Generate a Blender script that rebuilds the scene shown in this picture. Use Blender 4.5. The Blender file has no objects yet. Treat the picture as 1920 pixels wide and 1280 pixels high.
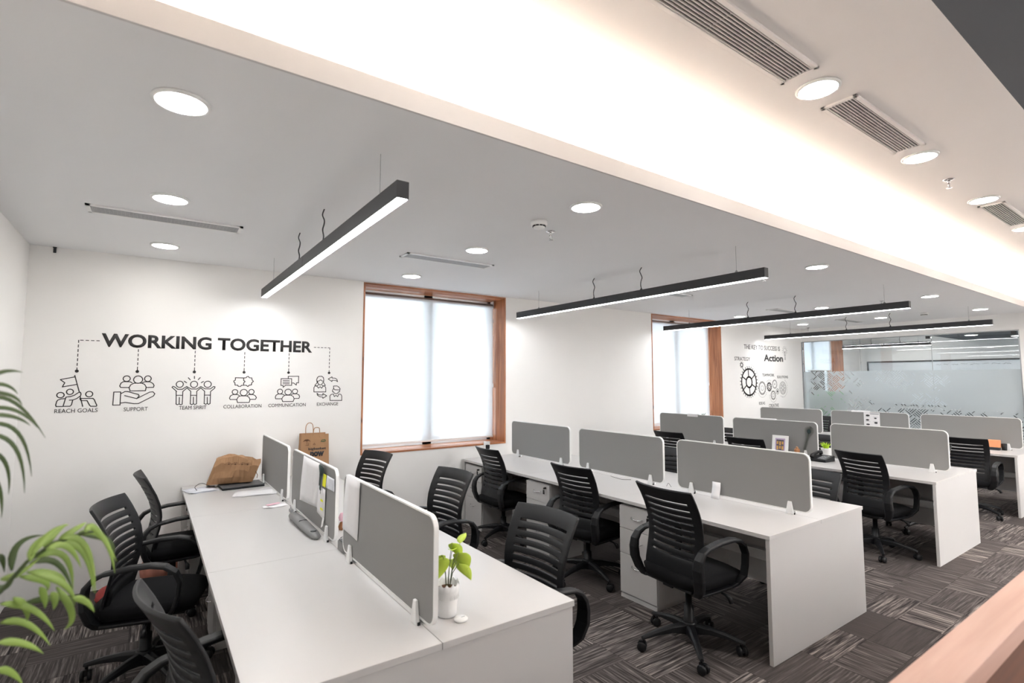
import bpy, bmesh, math, random
from mathutils import Vector, Matrix
PI = math.pi
random.seed(7)
SC = bpy.context.scene
COL = SC.collection

# ------------------------------------------------------------------ camera
cam_d = bpy.data.cameras.new('camera')
cam = bpy.data.objects.new('camera', cam_d)
COL.objects.link(cam)
cam.location = (0, 0, 1.68)
cam.rotation_euler = (math.radians(90 + 4.217), 0, math.radians(-34.989))
cam_d.sensor_width = 36.0
cam_d.lens = 18.155
cam_d.clip_start = 0.02
cam_d.dof.use_dof = True
cam_d.dof.focus_distance = 4.2
cam_d.dof.aperture_fstop = 2.8
SC.camera = cam

# ------------------------------------------------------------------ view, world
SC.view_settings.view_transform = 'Standard'
SC.view_settings.look = 'None'
SC.view_settings.gamma = 1.0
SC.view_settings.use_curve_mapping = False
SC.view_settings.exposure = 2.7
L_DOWN = 10.5      # downlight discs
L_PEND = 7.2      # linear pendants
L_COVE = 9.5      # warm cove strip
L_SKY = 1.5        # overcast daylight outside the windows
w = bpy.data.worlds.new('sky')
SC.world = w
w.use_nodes = True
w.node_tree.nodes['Background'].inputs[0].default_value = (0.88, 0.95, 1.0, 1)
w.node_tree.nodes['Background'].inputs[1].default_value = L_SKY

# ------------------------------------------------------------------ materials
MATS = {}
def new_mat(name):
    m = bpy.data.materials.new(name)
    m.use_nodes = True
    MATS[name] = m
    return m, m.node_tree.nodes, m.node_tree.links, m.node_tree.nodes['Principled BSDF']
def flat(name, col, rough=0.5, metal=0.0, noise=0.04, scale=30, bump=0.0, spec=0.5):
    m, N, L, b = new_mat(name)
    b.inputs['Roughness'].default_value = rough
    b.inputs['Metallic'].default_value = metal
    b.inputs['Specular IOR Level'].default_value = spec
    tc = N.new('ShaderNodeTexCoord')
    nz = N.new('ShaderNodeTexNoise'); nz.inputs['Scale'].default_value = scale
    L.new(tc.outputs['Object'], nz.inputs['Vector'])
    mx = N.new('ShaderNodeMix'); mx.data_type = 'RGBA'
    mx.inputs[6].default_value = tuple(c * (1 - noise) for c in col) + (1,)
    mx.inputs[7].default_value = tuple(min(1, c * (1 + noise)) for c in col) + (1,)
    L.new(nz.outputs['Fac'], mx.inputs[0])
    L.new(mx.outputs[2], b.inputs['Base Color'])
    if bump:
        bp = N.new('ShaderNodeBump'); bp.inputs['Strength'].default_value = bump
        bp.inputs['Distance'].default_value = 0.002
        L.new(nz.outputs['Fac'], bp.inputs['Height']); L.new(bp.outputs[0], b.inputs['Normal'])
    return m
def emit(name, col, s):
    m, N, L, b = new_mat(name)
    N.remove(b)
    e = N.new('ShaderNodeEmission'); e.inputs[0].default_value = col + (1,); e.inputs[1].default_value = s
    L.new(e.outputs[0], N['Material Output'].inputs[0])
    return m
def wood(name, c1, c2, axis=2, scale=1.0, rough=0.4, knots=False):
    m, N, L, b = new_mat(name)
    b.inputs['Roughness'].default_value = rough
    tc = N.new('ShaderNodeTexCoord'); mp = N.new('ShaderNodeMapping')
    s = [14 * scale] * 3; s[axis] = 0.9 * scale
    mp.inputs['Scale'].default_value = s
    L.new(tc.outputs['Object'], mp.inputs[0])
    n1 = N.new('ShaderNodeTexNoise'); n1.inputs['Scale'].default_value = 2.2; n1.inputs['Detail'].default_value = 6
    n1.inputs['Distortion'].default_value = 0.6
    L.new(mp.outputs[0], n1.inputs['Vector'])
    cr = N.new('ShaderNodeValToRGB')
    cr.color_ramp.elements[0].position = 0.32; cr.color_ramp.elements[0].color = c1 + (1,)
    cr.color_ramp.elements[1].position = 0.68; cr.color_ramp.elements[1].color = c2 + (1,)
    L.new(n1.outputs['Fac'], cr.inputs[0])
    out = cr.outputs[0]
    if knots:
        v = N.new('ShaderNodeTexVoronoi'); v.inputs['Scale'].default_value = 3.3
        mp2 = N.new('ShaderNodeMapping'); k = [1.6, 1.6, 1.6]; k[axis] = 0.8
        mp2.inputs['Scale'].default_value = k; L.new(tc.outputs['Object'], mp2.inputs[0]); L.new(mp2.outputs[0], v.inputs['Vector'])
        cr2 = N.new('ShaderNodeValToRGB')
        cr2.color_ramp.elements[0].position = 0.03; cr2.color_ramp.elements[0].color = (0.12, 0.04, 0.015, 1)
        cr2.color_ramp.elements[1].position = 0.11; cr2.color_ramp.elements[1].color = (1, 1, 1, 1)
        L.new(v.outputs['Distance'], cr2.inputs[0])
        mu = N.new('ShaderNodeMix'); mu.data_type = 'RGBA'; mu.blend_type = 'MULTIPLY'; mu.inputs[0].default_value = 1
        L.new(out, mu.inputs[6]); L.new(cr2.outputs[0], mu.inputs[7]); out = mu.outputs[2]
    L.new(out, b.inputs['Base Color'])
    bp = N.new('ShaderNodeBump'); bp.inputs['Strength'].default_value = 0.15; bp.inputs['Distance'].default_value = 0.002
    L.new(n1.outputs['Fac'], bp.inputs['Height']); L.new(bp.outputs[0], b.inputs['Normal'])
    return m

flat('wall_paint', (0.88, 0.87, 0.85), 0.85, noise=0.015, scale=4)
flat('ceiling_paint', (0.86, 0.865, 0.875), 0.9, noise=0.012, scale=3)
flat('ceiling_warm', (0.88, 0.85, 0.83), 0.9, noise=0.01, scale=3)
flat('fascia_dimmed', (0.66, 0.645, 0.64), 0.9, noise=0.01, scale=3)  # same paint as the ceiling, colour darkened to dim the over-lit fascia
flat('dark_ceiling', (0.12, 0.13, 0.145), 0.9, noise=0.02, scale=3)
flat('white_laminate', (0.57, 0.558, 0.55), 0.32, noise=0.01, scale=6)
flat('edge_band', (0.70, 0.66, 0.64), 0.4, noise=0.02)
flat('screen_fabric', (0.27, 0.267, 0.262), 0.8, noise=0.06, scale=700, bump=0.2)
flat('white_plastic', (0.85, 0.85, 0.84), 0.35, noise=0.01)
flat('clamp_plastic', (0.82, 0.83, 0.83), 0.3, noise=0.01)
flat('black_plastic', (0.009, 0.0095, 0.011), 0.42, noise=0.08, spec=0.35)
flat('black_fabric', (0.006, 0.006, 0.007), 0.9, noise=0.25, scale=400, bump=0.3, spec=0.2)
flat('fixture_black', (0.028, 0.029, 0.032), 0.5, noise=0.05)
flat('chrome', (0.75, 0.75, 0.76), 0.15, 1.0, noise=0.01)
flat('grey_metal', (0.35, 0.36, 0.37), 0.35, 0.8, noise=0.02)
flat('vent_metal', (0.62, 0.60, 0.58), 0.5, noise=0.02)
flat('vent_grey', (0.42, 0.43, 0.44), 0.5, noise=0.04)
flat('dark_void', (0.012, 0.012, 0.012), 0.9)
flat('vinyl', (0.028, 0.026, 0.026), 0.6, noise=0.03)
flat('kraft', (0.40, 0.225, 0.115), 0.75, noise=0.10, scale=9, bump=0.3)
flat('kraft_dark', (0.24, 0.12, 0.055), 0.75, noise=0.1, scale=9)
flat('paper', (0.80, 0.79, 0.80), 0.7, noise=0.02)
flat('paper_pink', (0.80, 0.50, 0.58), 0.7)
flat('paper_yellow', (0.85, 0.85, 0.03), 0.7)
flat('note_white', (0.74, 0.76, 0.82), 0.7)
flat('ink', (0.03, 0.03, 0.035), 0.7)
flat('ink_grey', (0.35, 0.36, 0.38), 0.7)
flat('ink_brown', (0.13, 0.06, 0.03), 0.8)
flat('laptop_grey', (0.10, 0.105, 0.11), 0.4)
flat('organiser_grey', (0.19, 0.19, 0.19), 0.5)
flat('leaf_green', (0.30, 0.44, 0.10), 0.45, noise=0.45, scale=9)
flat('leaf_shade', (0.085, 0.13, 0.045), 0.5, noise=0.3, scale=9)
flat('leaf_lime', (0.50, 0.66, 0.07), 0.45, noise=0.3, scale=14)
flat('leaf_dark', (0.06, 0.13, 0.05), 0.5, noise=0.3, scale=14)
flat('leaf_bright', (0.50, 0.75, 0.02), 0.45, noise=0.2, scale=30)
flat('stem_green', (0.06, 0.09, 0.03), 0.5)
flat('soil', (0.12, 0.05, 0.02), 0.95, noise=0.3, scale=60)
flat('feather_green', (0.03, 0.06, 0.05), 0.6, noise=0.5, scale=60)
flat('feather_grey', (0.10, 0.105, 0.095), 0.8, noise=0.3, scale=60)
flat('red_cloth', (0.38, 0.06, 0.055), 0.85, noise=0.25, scale=15)
flat('pink_cloth', (0.50, 0.22, 0.16), 0.85, noise=0.35, scale=18)
flat('blue_plastic', (0.03, 0.16, 0.60), 0.4)
flat('orange_card', (0.85, 0.34, 0.16), 0.6)
flat('photo_a', (0.62, 0.35, 0.10), 0.4, noise=0.5, scale=90)
flat('photo_b', (0.10, 0.09, 0.13), 0.4, noise=0.5, scale=90)
flat('photo_mat', (0.55, 0.45, 0.62), 0.5)
flat('alu', (0.72, 0.75, 0.77), 0.35, 0.3, noise=0.01)
flat('sage_board', (0.30, 0.62, 0.30), 0.8)
flat('whiteboard', (0.78, 0.82, 0.85), 0.25, noise=0.01)
flat('teal_bottle', (0.05, 0.35, 0.30), 0.3)
flat('brown_wood_small', (0.35, 0.15, 0.06), 0.5, noise=0.2)
flat('tree_dark', (0.03, 0.05, 0.05), 0.9, noise=0.4, scale=6)
wood('window_wood', (0.26, 0.082, 0.028), (0.56, 0.23, 0.10), 2, 0.8, 0.38, True)
wood('window_wood_h', (0.26, 0.082, 0.028), (0.56, 0.23, 0.10), 0, 0.8, 0.38, False)
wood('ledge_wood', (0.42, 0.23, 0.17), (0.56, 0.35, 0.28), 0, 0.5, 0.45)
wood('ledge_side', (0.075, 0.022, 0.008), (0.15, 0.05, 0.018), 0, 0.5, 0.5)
emit('downlight_glow', (1.0, 0.97, 0.93), L_DOWN)
emit('pendant_glow', (0.97, 0.98, 1.0), L_PEND)
emit('added_fill_glow', (1.0, 0.97, 0.95), 74.0)  # fill light for the added pendants behind the camera, far stronger than pendant_glow
emit('cove_glow', (1.0, 0.84, 0.70), L_COVE)

def carpet():
    m, N, L, b = new_mat('carpet')
    b.inputs['Roughness'].default_value = 0.95
    b.inputs['Specular IOR Level'].default_value = 0.15
    tc = N.new('ShaderNodeTexCoord'); sx = N.new('ShaderNodeSeparateXYZ'); L.new(tc.outputs['Object'], sx.inputs[0])
    def M(op, a, c=None, d=None):
        n = N.new('ShaderNodeMath'); n.operation = op
        for i, v in enumerate((a, c, d)):
            if v is None: continue
            if isinstance(v, (int, float)): n.inputs[i].default_value = v
            else: L.new(v, n.inputs[i])
        return n.outputs[0]
    X, Y = sx.outputs[0], sx.outputs[1]
    X = M('ADD', X, 20.13); Y = M('ADD', Y, 20.03)
    cx = M('FLOOR', M('DIVIDE', X, 0.49)); cy = M('FLOOR', M('DIVIDE', Y, 0.245))
    cb = N.new('ShaderNodeCombineXYZ'); L.new(cx, cb.inputs[0]); L.new(cy, cb.inputs[1])
    wn = N.new('ShaderNodeTexWhiteNoise'); wn.noise_dimensions = '3D'; L.new(cb.outputs[0], wn.inputs['Vector'])
    sc = N.new('ShaderNodeSeparateColor'); L.new(wn.outputs['Color'], sc.inputs[0])
    R1, R2, R3 = sc.outputs[0], sc.outputs[1], sc.outputs[2]
    def stripes(sa, sb, off):
        c = N.new('ShaderNodeCombineXYZ'); L.new(M('MULTIPLY', X, sa), c.inputs[0]); L.new(M('MULTIPLY', Y, sb), c.inputs[1])
        L.new(M('MULTIPLY', R3, 37.0), c.inputs[2])
        n = N.new('ShaderNodeTexNoise'); n.inputs['Scale'].default_value = 1.0; n.inputs['Detail'].default_value = 3.0
        n.inputs['Roughness'].default_value = 0.65; L.new(c.outputs[0], n.inputs['Vector']); return n.outputs['Fac']
    s1 = stripes(3.5, 75, 0); s2 = stripes(75, 3.5, 5)
    mix = N.new('ShaderNodeMix'); mix.data_type = 'FLOAT'
    L.new(M('GREATER_THAN', R1, 0.5), mix.inputs[0]); L.new(s1, mix.inputs[2]); L.new(s2, mix.inputs[3])
    st = mix.outputs[0]
    # contrast differs from tile to tile
    con = M('MULTIPLY_ADD', R2, 2.6, 0.25)
    v = M('ADD', M('MULTIPLY', M('SUBTRACT', st, 0.5), con), M('MULTIPLY_ADD', R2, 0.16, 0.36))
    cr = N.new('ShaderNodeValToRGB'); e = cr.color_ramp.elements
    e[0].position = 0.16; e[0].color = (0.030, 0.026, 0.026, 1)
    e[1].position = 0.92; e[1].color = (0.42, 0.37, 0.33, 1)
    k = cr.color_ramp.elements.new(0.45); k.color = (0.095, 0.082, 0.078, 1)
    k = cr.color_ramp.elements.new(0.66); k.color = (0.20, 0.175, 0.165, 1)
    L.new(v, cr.inputs[0])
    gx = M('FRACT', M('DIVIDE', X, 0.49)); gy = M('FRACT', M('DIVIDE', Y, 0.49))
    edge = M('MINIMUM', M('MINIMUM', gx, gy), M('MINIMUM', M('SUBTRACT', 1.0, gx), M('SUBTRACT', 1.0, gy)))
    ef = M('MULTIPLY_ADD', M('MINIMUM', M('MULTIPLY', edge, 90.0), 1.0), 0.35, 0.65)
    mm = N.new('ShaderNodeVectorMath'); mm.operation = 'SCALE'; L.new(cr.outputs[0], mm.inputs[0]); L.new(ef, mm.inputs['Scale'])
    L.new(mm.outputs[0], b.inputs['Base Color'])
    fz = N.new('ShaderNodeTexNoise'); fz.inputs['Scale'].default_value = 350; L.new(tc.outputs['Object'], fz.inputs['Vector'])
    bp = N.new('ShaderNodeBump'); bp.inputs['Strength'].default_value = 0.5; bp.inputs['Distance'].default_value = 0.003
    L.new(M('ADD', fz.outputs['Fac'], st), bp.inputs['Height']); L.new(bp.outputs[0], b.inputs['Normal'])
carpet()

def mixmat(name, trans_fac, col, gloss=0.0, translucent=0.0, tcol=(1, 1, 1)):
    """thin sheet: transparent share + diffuse/translucent share (+ fresnel gloss)"""
    m, N, L, b = new_mat(name); N.remove(b)
    out = N['Material Output']
    t = N.new('ShaderNodeBsdfTransparent'); t.inputs[0].default_value = tcol + (1,)
    d = N.new('ShaderNodeBsdfDiffuse'); d.inputs[0].default_value = col + (1,)
    tl = N.new('ShaderNodeBsdfTranslucent'); tl.inputs[0].default_value = col + (1,)
    m1 = N.new('ShaderNodeMixShader'); m1.inputs[0].default_value = translucent
    L.new(d.outputs[0], m1.inputs[1]); L.new(tl.outputs[0], m1.inputs[2])
    m2 = N.new('ShaderNodeMixShader'); m2.inputs[0].default_value = trans_fac
    L.new(m1.outputs[0], m2.inputs[1]); L.new(t.outputs[0], m2.inputs[2])
    last = m2
    if gloss:
        g = N.new('ShaderNodeBsdfGlossy'); g.inputs['Roughness'].default_value = 0.0; g.inputs[0].default_value = (1, 1, 1, 1)
        fr = N.new('ShaderNodeFresnel'); fr.inputs[0].default_value = 1.5
        mu = N.new('ShaderNodeMath'); mu.operation = 'MULTIPLY'; mu.inputs[1].default_value = gloss; L.new(fr.outputs[0], mu.inputs[0])
        m3 = N.new('ShaderNodeMixShader'); L.new(mu.outputs[0], m3.inputs[0]); L.new(m2.outputs[0], m3.inputs[1]); L.new(g.outputs[0], m3.inputs[2])
        last = m3
    L.new(last.outputs[0], out.inputs[0])
    return m
mixmat('blind_fabric', 0.17, (0.80, 0.82, 0.84), 0, 0.34)
mixmat('glass', 1.0, (1, 1, 1), 1.0, 0, (0.965, 0.98, 0.99))
mixmat('window_glass', 1.0, (1, 1, 1), 1.0, 0, (0.96, 0.98, 0.99))
mixmat('chair_mesh', 0.82, (0.015, 0.015, 0.017), 0, 0.0)

def film():
    m, N, L, b = new_mat('frosted_film'); N.remove(b)
    out = N['Material Output']
    def M(op, a, c=None, d=None):
        n = N.new('ShaderNodeMath'); n.operation = op
        for i, v in enumerate((a, c, d)):
            if v is None: continue
            if isinstance(v, (int, float)): n.inputs[i].default_value = v
            else: L.new(v, n.inputs[i])
        return n.outputs[0]
    tc = N.new('ShaderNodeTexCoord'); sx = N.new('ShaderNodeSeparateXYZ'); L.new(tc.outputs['Object'], sx.inputs[0])
    Y, Z = sx.outputs[1], sx.outputs[2]
    s = 0.7071
    U = M('ADD', M('MULTIPLY', M('ADD', Y, Z), s), 30.0); V = M('ADD', M('MULTIPLY', M('SUBTRACT', Z, Y), s), 30.0)
    c = 0.125
    u = M('DIVIDE', U, c); v = M('DIVIDE', V, c)
    fu, fv = M('FLOOR', u), M('FLOOR', v)
    ru, rv = M('FRACT', u), M('FRACT', v)
    par = M('MODULO', M('ADD', fu, fv), 2.0)
    def dash(a, l):   # three bars across a, running along l
        bars = M('LESS_THAN', M('ABSOLUTE', M('SUBTRACT', M('FRACT', M('MULTIPLY', a, 4.0)), 0.5)), 0.20)
        ends = M('LESS_THAN', M('ABSOLUTE', M('SUBTRACT', l, 0.5)), 0.44)
        return M('MULTIPLY', bars, ends), M('FLOOR', M('MULTIPLY', a, 4.0))
    d1, i1 = dash(ru, rv); d2, i2 = dash(rv, ru)
    mx = N.new('ShaderNodeMix'); mx.data_type = 'FLOAT'; L.new(par, mx.inputs[0]); L.new(d1, mx.inputs[2]); L.new(d2, mx.inputs[3])
    mi = N.new('ShaderNodeMix'); mi.data_type = 'FLOAT'; L.new(par, mi.inputs[0]); L.new(i1, mi.inputs[2]); L.new(i2, mi.inputs[3])
    cb = N.new('ShaderNodeCombineXYZ'); L.new(fu, cb.inputs[0]); L.new(fv, cb.inputs[1]); L.new(mi.outputs[0], cb.inputs[2])
    wn = N.new('ShaderNodeTexWhiteNoise'); wn.noise_dimensions = '3D'; L.new(cb.outputs[0], wn.inputs['Vector'])
    nz = N.new('ShaderNodeTexNoise'); nz.inputs['Scale'].default_value = 1.15; nz.inputs['Detail'].default_value = 1.5
    L.new(tc.outputs['Object'], nz.inputs['Vector'])
    # the weave is dense low down and in the upper left corner, and thins out elsewhere
    low = M('MULTIPLY', M('SUBTRACT', 1.20, Z), 3.2)
    def blob(y0, z0, r):
        return M('SUBTRACT', 1.15, M('DIVIDE', M('SQRT', M('ADD', M('POWER', M('ABSOLUTE', M('SUBTRACT', Y, y0)), 2.0), M('POWER', M('ABSOLUTE', M('MULTIPLY', M('SUBTRACT', Z, z0), 1.3)), 2.0))), r))
    den = M('MAXIMUM', M('MAXIMUM', low, blob(4.85, 1.68, 0.52)), M('MAXIMUM', blob(4.36, 1.18, 0.26), M('MAXIMUM', blob(3.45, 1.1, 0.42), M('MAXIMUM', blob(3.75, 1.72, 0.30), blob(3.2, 1.66, 0.22)))))
    keep = M('LESS_THAN', wn.outputs['Value'], M('ADD', den, M('MULTIPLY', M('SUBTRACT', nz.outputs['Fac'], 0.5), 0.6)))
    hole = M('MULTIPLY', keep, mx.outputs[0])
    t = N.new('ShaderNodeBsdfTransparent')
    d = N.new('ShaderNodeBsdfDiffuse'); d.inputs[0].default_value = (0.74, 0.79, 0.81, 1)
    tl = N.new('ShaderNodeBsdfTranslucent'); tl.inputs[0].default_value = (0.80, 0.86, 0.88, 1)
    a = N.new('ShaderNodeMixShader'); a.inputs[0].default_value = 0.5; L.new(d.outputs[0], a.inputs[1]); L.new(tl.outputs[0], a.inputs[2])
    fr = N.new('ShaderNodeMixShader'); fr.inputs[0].default_value = 0.32; L.new(a.outputs[0], fr.inputs[1]); L.new(t.outputs[0], fr.inputs[2])
    f = N.new('ShaderNodeMixShader'); L.new(hole, f.inputs[0]); L.new(fr.outputs[0], f.inputs[1]); L.new(t.outputs[0], f.inputs[2])
    L.new(f.outputs[0], out.inputs[0])
film()

# ------------------------------------------------------------------ geometry helpers
def obj(name, bm, mat, parent=None, smooth=False, bevel=0.0, segs=2):
    me = bpy.data.meshes.new(name)
    bmesh.ops.recalc_face_normals(bm, faces=bm.faces)
    bm.to_mesh(me); bm.free()
    mats = mat if isinstance(mat, (list, tuple)) else [mat]
    for k in mats: me.materials.append(MATS[k])
    if smooth:
        for p in me.polygons: p.use_smooth = True
    o = bpy.data.objects.new(name, me); COL.objects.link(o)
    if parent: o.parent = parent
    if bevel:
        md = o.modifiers.new('bevel', 'BEVEL'); md.width = bevel; md.segments = segs
        md.limit_method = 'ANGLE'; md.angle_limit = math.radians(40)
    return o
def tag(o, label=None, cat=None, group=None, kind=None):
    if label: o['label'] = label
    if cat: o['category'] = cat
    if group: o['group'] = group
    if kind: o['kind'] = kind
    return o
def thing(name, label, cat, loc=(0, 0, 0), rz=0.0, group=None):
    o = bpy.data.objects.new(name, None); COL.objects.link(o)
    o.location = loc; o.rotation_euler = (0, 0, rz); o.empty_display_size = 0.1
    return tag(o, label, cat, group)
def struct(o): o['kind'] = 'structure'; return o
def box(bm, x0, x1, y0, y1, z0, z1, M=None, mi=0):
    vs = [bm.verts.new((x, y, z)) for x in (x0, x1) for y in (y0, y1) for z in (z0, z1)]
    fs = [bm.faces.new([vs[i] for i in f]) for f in ((0, 1, 3, 2), (4, 6, 7, 5), (0, 4, 5, 1), (2, 3, 7, 6), (0, 2, 6, 4), (1, 5, 7, 3))]
    if M: bmesh.ops.transform(bm, matrix=M, verts=vs)
    for f in fs: f.material_index = mi
    return vs
def B(*a, **k):
    bm = bmesh.new(); box(bm, *a, **k); return bm
def tube(bm, pts, r, seg=10, closed=False, mi=0):
    pts = [Vector(p) for p in pts]; n = len(pts); rings = []
    up = None
    for i, p in enumerate(pts):
        if closed: t = (pts[(i + 1) % n] - pts[i - 1])
        else: t = (pts[min(i + 1, n - 1)] - pts[max(i - 1, 0)])
        t.normalize()
        if up is None:
            up = Vector((0, 0, 1)) if abs(t.z) < 0.9 else Vector((1, 0, 0))
        up = (up - t * up.dot(t))
        if up.length < 1e-5: up = t.orthogonal()
        up.normalize(); s = t.cross(up)
        rr = r[i] if isinstance(r, (list, tuple)) else r
        rings.append([bm.verts.new(p + (up * math.cos(a) + s * math.sin(a)) * rr) for a in [2 * PI * k / seg for k in range(seg)]])
    m = n if closed else n - 1
    for i in range(m):
        A, C = rings[i], rings[(i + 1) % n]
        for k in range(seg):
            f = bm.faces.new((A[k], A[(k + 1) % seg], C[(k + 1) % seg], C[k])); f.material_index = mi; f.smooth = True
    if not closed:
        bm.faces.new(rings[0][::-1]).material_index = mi; bm.faces.new(rings[-1]).material_index = mi
def smooth(P, k=6):
    P = [Vector(p) for p in P]; Q = [P[0] * 2 - P[1]] + P + [P[-1] * 2 - P[-2]]; out = []
    for i in range(1, len(Q) - 2):
        a, b, c, d = Q[i - 1:i + 3]
        for j in range(k):
            t = j / k; out.append(0.5 * ((2 * b) + (c - a) * t + (2 * a - 5 * b + 4 * c - d) * t * t + (3 * b - a - 3 * c + d) * t ** 3))
    return out + [P[-1]]
def lathe(bm, prof, seg=24, c=(0, 0, 0), mi=0, M=None):
    """prof: list of (r, z)"""
    rings = []; allv = []
    for r, z in prof:
        if r < 1e-6: ring = [bm.verts.new((c[0], c[1], c[2] + z))]
        else: ring = [bm.verts.new((c[0] + r * math.cos(2 * PI * k / seg), c[1] + r * math.sin(2 * PI * k / seg), c[2] + z)) for k in range(seg)]
        rings.append(ring); allv += ring
    for A, C in zip(rings, rings[1:]):
        for k in range(seg):
            k2 = (k + 1) % seg
            if len(A) == 1 and len(C) == 1: continue
            if len(A) == 1: f = bm.faces.new((A[0], C[k2], C[k]))
            elif len(C) == 1: f = bm.faces.new((A[k], A[k2], C[0]))
            else: f = bm.faces.new((A[k], A[k2], C[k2], C[k]))
            f.material_index = mi; f.smooth = True
    if M: bmesh.ops.transform(bm, matrix=M, verts=allv)
    return allv
def rrect(y0, y1, z0, z1, r, n=6):
    """rounded rectangle outline in (y, z)"""
    out = []
    for cy, cz, a0 in ((y1 - r, z1 - r, 0), (y0 + r, z1 - r, 90), (y0 + r, z0 + r, 180), (y1 - r, z0 + r, 270)):
        for k in range(n + 1):
            a = math.radians(a0 + 90 * k / n); out.append((cy + r * math.cos(a), cz + r * math.sin(a)))
    return out
def prism(bm, outline, x0, x1, mi=0):
    a = [bm.verts.new((x0, y, z)) for y, z in outline]; b = [bm.verts.new((x1, y, z)) for y, z in outline]
    n = len(outline)
    bm.faces.new(a[::-1]).material_index = mi; bm.faces.new(b).material_index = mi
    for k in range(n):
        bm.faces.new((a[k], a[(k + 1) % n], b[(k + 1) % n], b[k])).material_index = mi
    return a + b
def ring_prism(bm, o, i, x0, x1, mi=0):
    n = len(o); V = [[bm.verts.new((x, y, z)) for y, z in pl] for pl in (o, i) for x in (x0, x1)]
    oa, ob, ia, ib = V[0], V[1], V[2], V[3]
    for k in range(n):
        j = (k + 1) % n
        for q in ((oa[k], oa[j], ob[j], ob[k]), (ia[j], ia[k], ib[k], ib[j]), (oa[j], oa[k], ia[k], ia[j]), (ob[k], ob[j], ib[j], ib[k])):
            bm.faces.new(q).material_index = mi
def sheet(bm, P, mi=0, th=0.0006, n=None):
    """a thin sheet from a grid of points P[row][col], given a real thickness"""
    rows, cols = len(P), len(P[0])
    P = [[Vector(p) for p in r] for r in P]
    nrm = n or (P[0][1] - P[0][0]).cross(P[1][0] - P[0][0]).normalized()
    A = [[bm.verts.new(p + nrm * th) for p in r] for r in P]; C = [[bm.verts.new(p - nrm * th) for p in r] for r in P]
    for i in range(rows - 1):
        for j in range(cols - 1):
            bm.faces.new((A[i][j], A[i][j + 1], A[i + 1][j + 1], A[i + 1][j])).material_index = mi
            bm.faces.new((C[i][j], C[i + 1][j], C[i + 1][j + 1], C[i][j + 1])).material_index = mi
    ed = [(0, j, 0, j + 1) for j in range(cols - 1)] + [(rows - 1, j + 1, rows - 1, j) for j in range(cols - 1)] + \
         [(i + 1, 0, i, 0) for i in range(rows - 1)] + [(i, cols - 1, i + 1, cols - 1) for i in range(rows - 1)]
    for a, b_, c, d in ed:
        bm.faces.new((A[a][b_], C[a][b_], C[c][d], A[c][d])).material_index = mi
def copy_tree(o, parent=None):
    c = o.copy(); COL.objects.link(c)
    if parent: c.parent = parent
    for ch in [x for x in bpy.data.objects if x.parent == o]:
        copy_tree(ch, c)
    return c
def lettering(name, s, x0, x1, z0, z1, y, parent, mat='vinyl', bold=0.0, depth=0.0012, plane='back', space=1.0):
    """raised lettering fitted in a box on a wall facing -y (plane back) or in local x/z"""
    cu = bpy.data.curves.new(name, 'FONT'); cu.body = s; cu.size = 1.0; cu.offset = bold; cu.resolution_u = 4
    cu.space_character = space
    t = bpy.data.objects.new(name, cu); COL.objects.link(t)
    bpy.context.view_layer.update()
    me = bpy.data.meshes.new_from_object(t.evaluated_get(bpy.context.evaluated_depsgraph_get()))
    COL.objects.unlink(t); bpy.data.objects.remove(t); bpy.data.curves.remove(cu)
    xs = [v.co.x for v in me.vertices]; ys = [v.co.y for v in me.vertices]
    ax, bx, ay, by = min(xs), max(xs), min(ys), max(ys)
    for v in me.vertices:
        X = x0 + (v.co.x - ax) / (bx - ax) * (x1 - x0); Z = z0 + (v.co.y - ay) / (by - ay) * (z1 - z0)
        v.co = (X, y - depth, Z)
    me.materials.clear(); me.materials.append(MATS[mat])
    me.name = name
    o = bpy.data.objects.new(name, me); COL.objects.link(o); o.parent = parent
    sd = o.modifiers.new('thickness', 'SOLIDIFY'); sd.thickness = depth; sd.offset = 0
    return o
def strokes(bm, L, wd, y, th=0.001, close=False):
    """flat vinyl strokes on the plane y, from polylines of (x, z)"""
    for pl in L:
        if pl[0] == 'e':
            _, cx, cz, rx, rz = pl
            pts = [(cx + rx * math.cos(2 * PI * k / 20), cz + rz * math.sin(2 * PI * k / 20)) for k in range(21)]
        else: pts = pl
        for (xa, za), (xb, zb) in zip(pts, pts[1:]):
            d = Vector((xb - xa, zb - za)); l = d.length
            if l < 1e-6: continue
            d /= l; n = Vector((-d.y, d.x)) * wd / 2; e = d * wd * 0.3
            q = [(xa - e.x + n.x, za - e.y + n.y), (xa - e.x - n.x, za - e.y - n.y), (xb + e.x - n.x, zb + e.y - n.y), (xb + e.x + n.x, zb + e.y + n.y)]
            f = [bm.verts.new((a, y - th, b)) for a, b in q]; g = [bm.verts.new((a, y, b)) for a, b in q]
            bm.faces.new(f)
            for k in range(4): bm.faces.new((f[k], g[k], g[(k + 1) % 4], f[(k + 1) % 4]))
def disc(bm, cx, cz, r, y, th=0.001, seg=20):
    f = [bm.verts.new((cx + r * math.cos(2 * PI * k / seg), y - th, cz + r * math.sin(2 * PI * k / seg))) for k in range(seg)]
    g = [bm.verts.new((v.co.x, y, v.co.z)) for v in f]
    bm.faces.new(f)
    for k in range(seg): bm.faces.new((f[k], g[k], g[(k + 1) % seg], f[(k + 1) % seg]))

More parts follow.
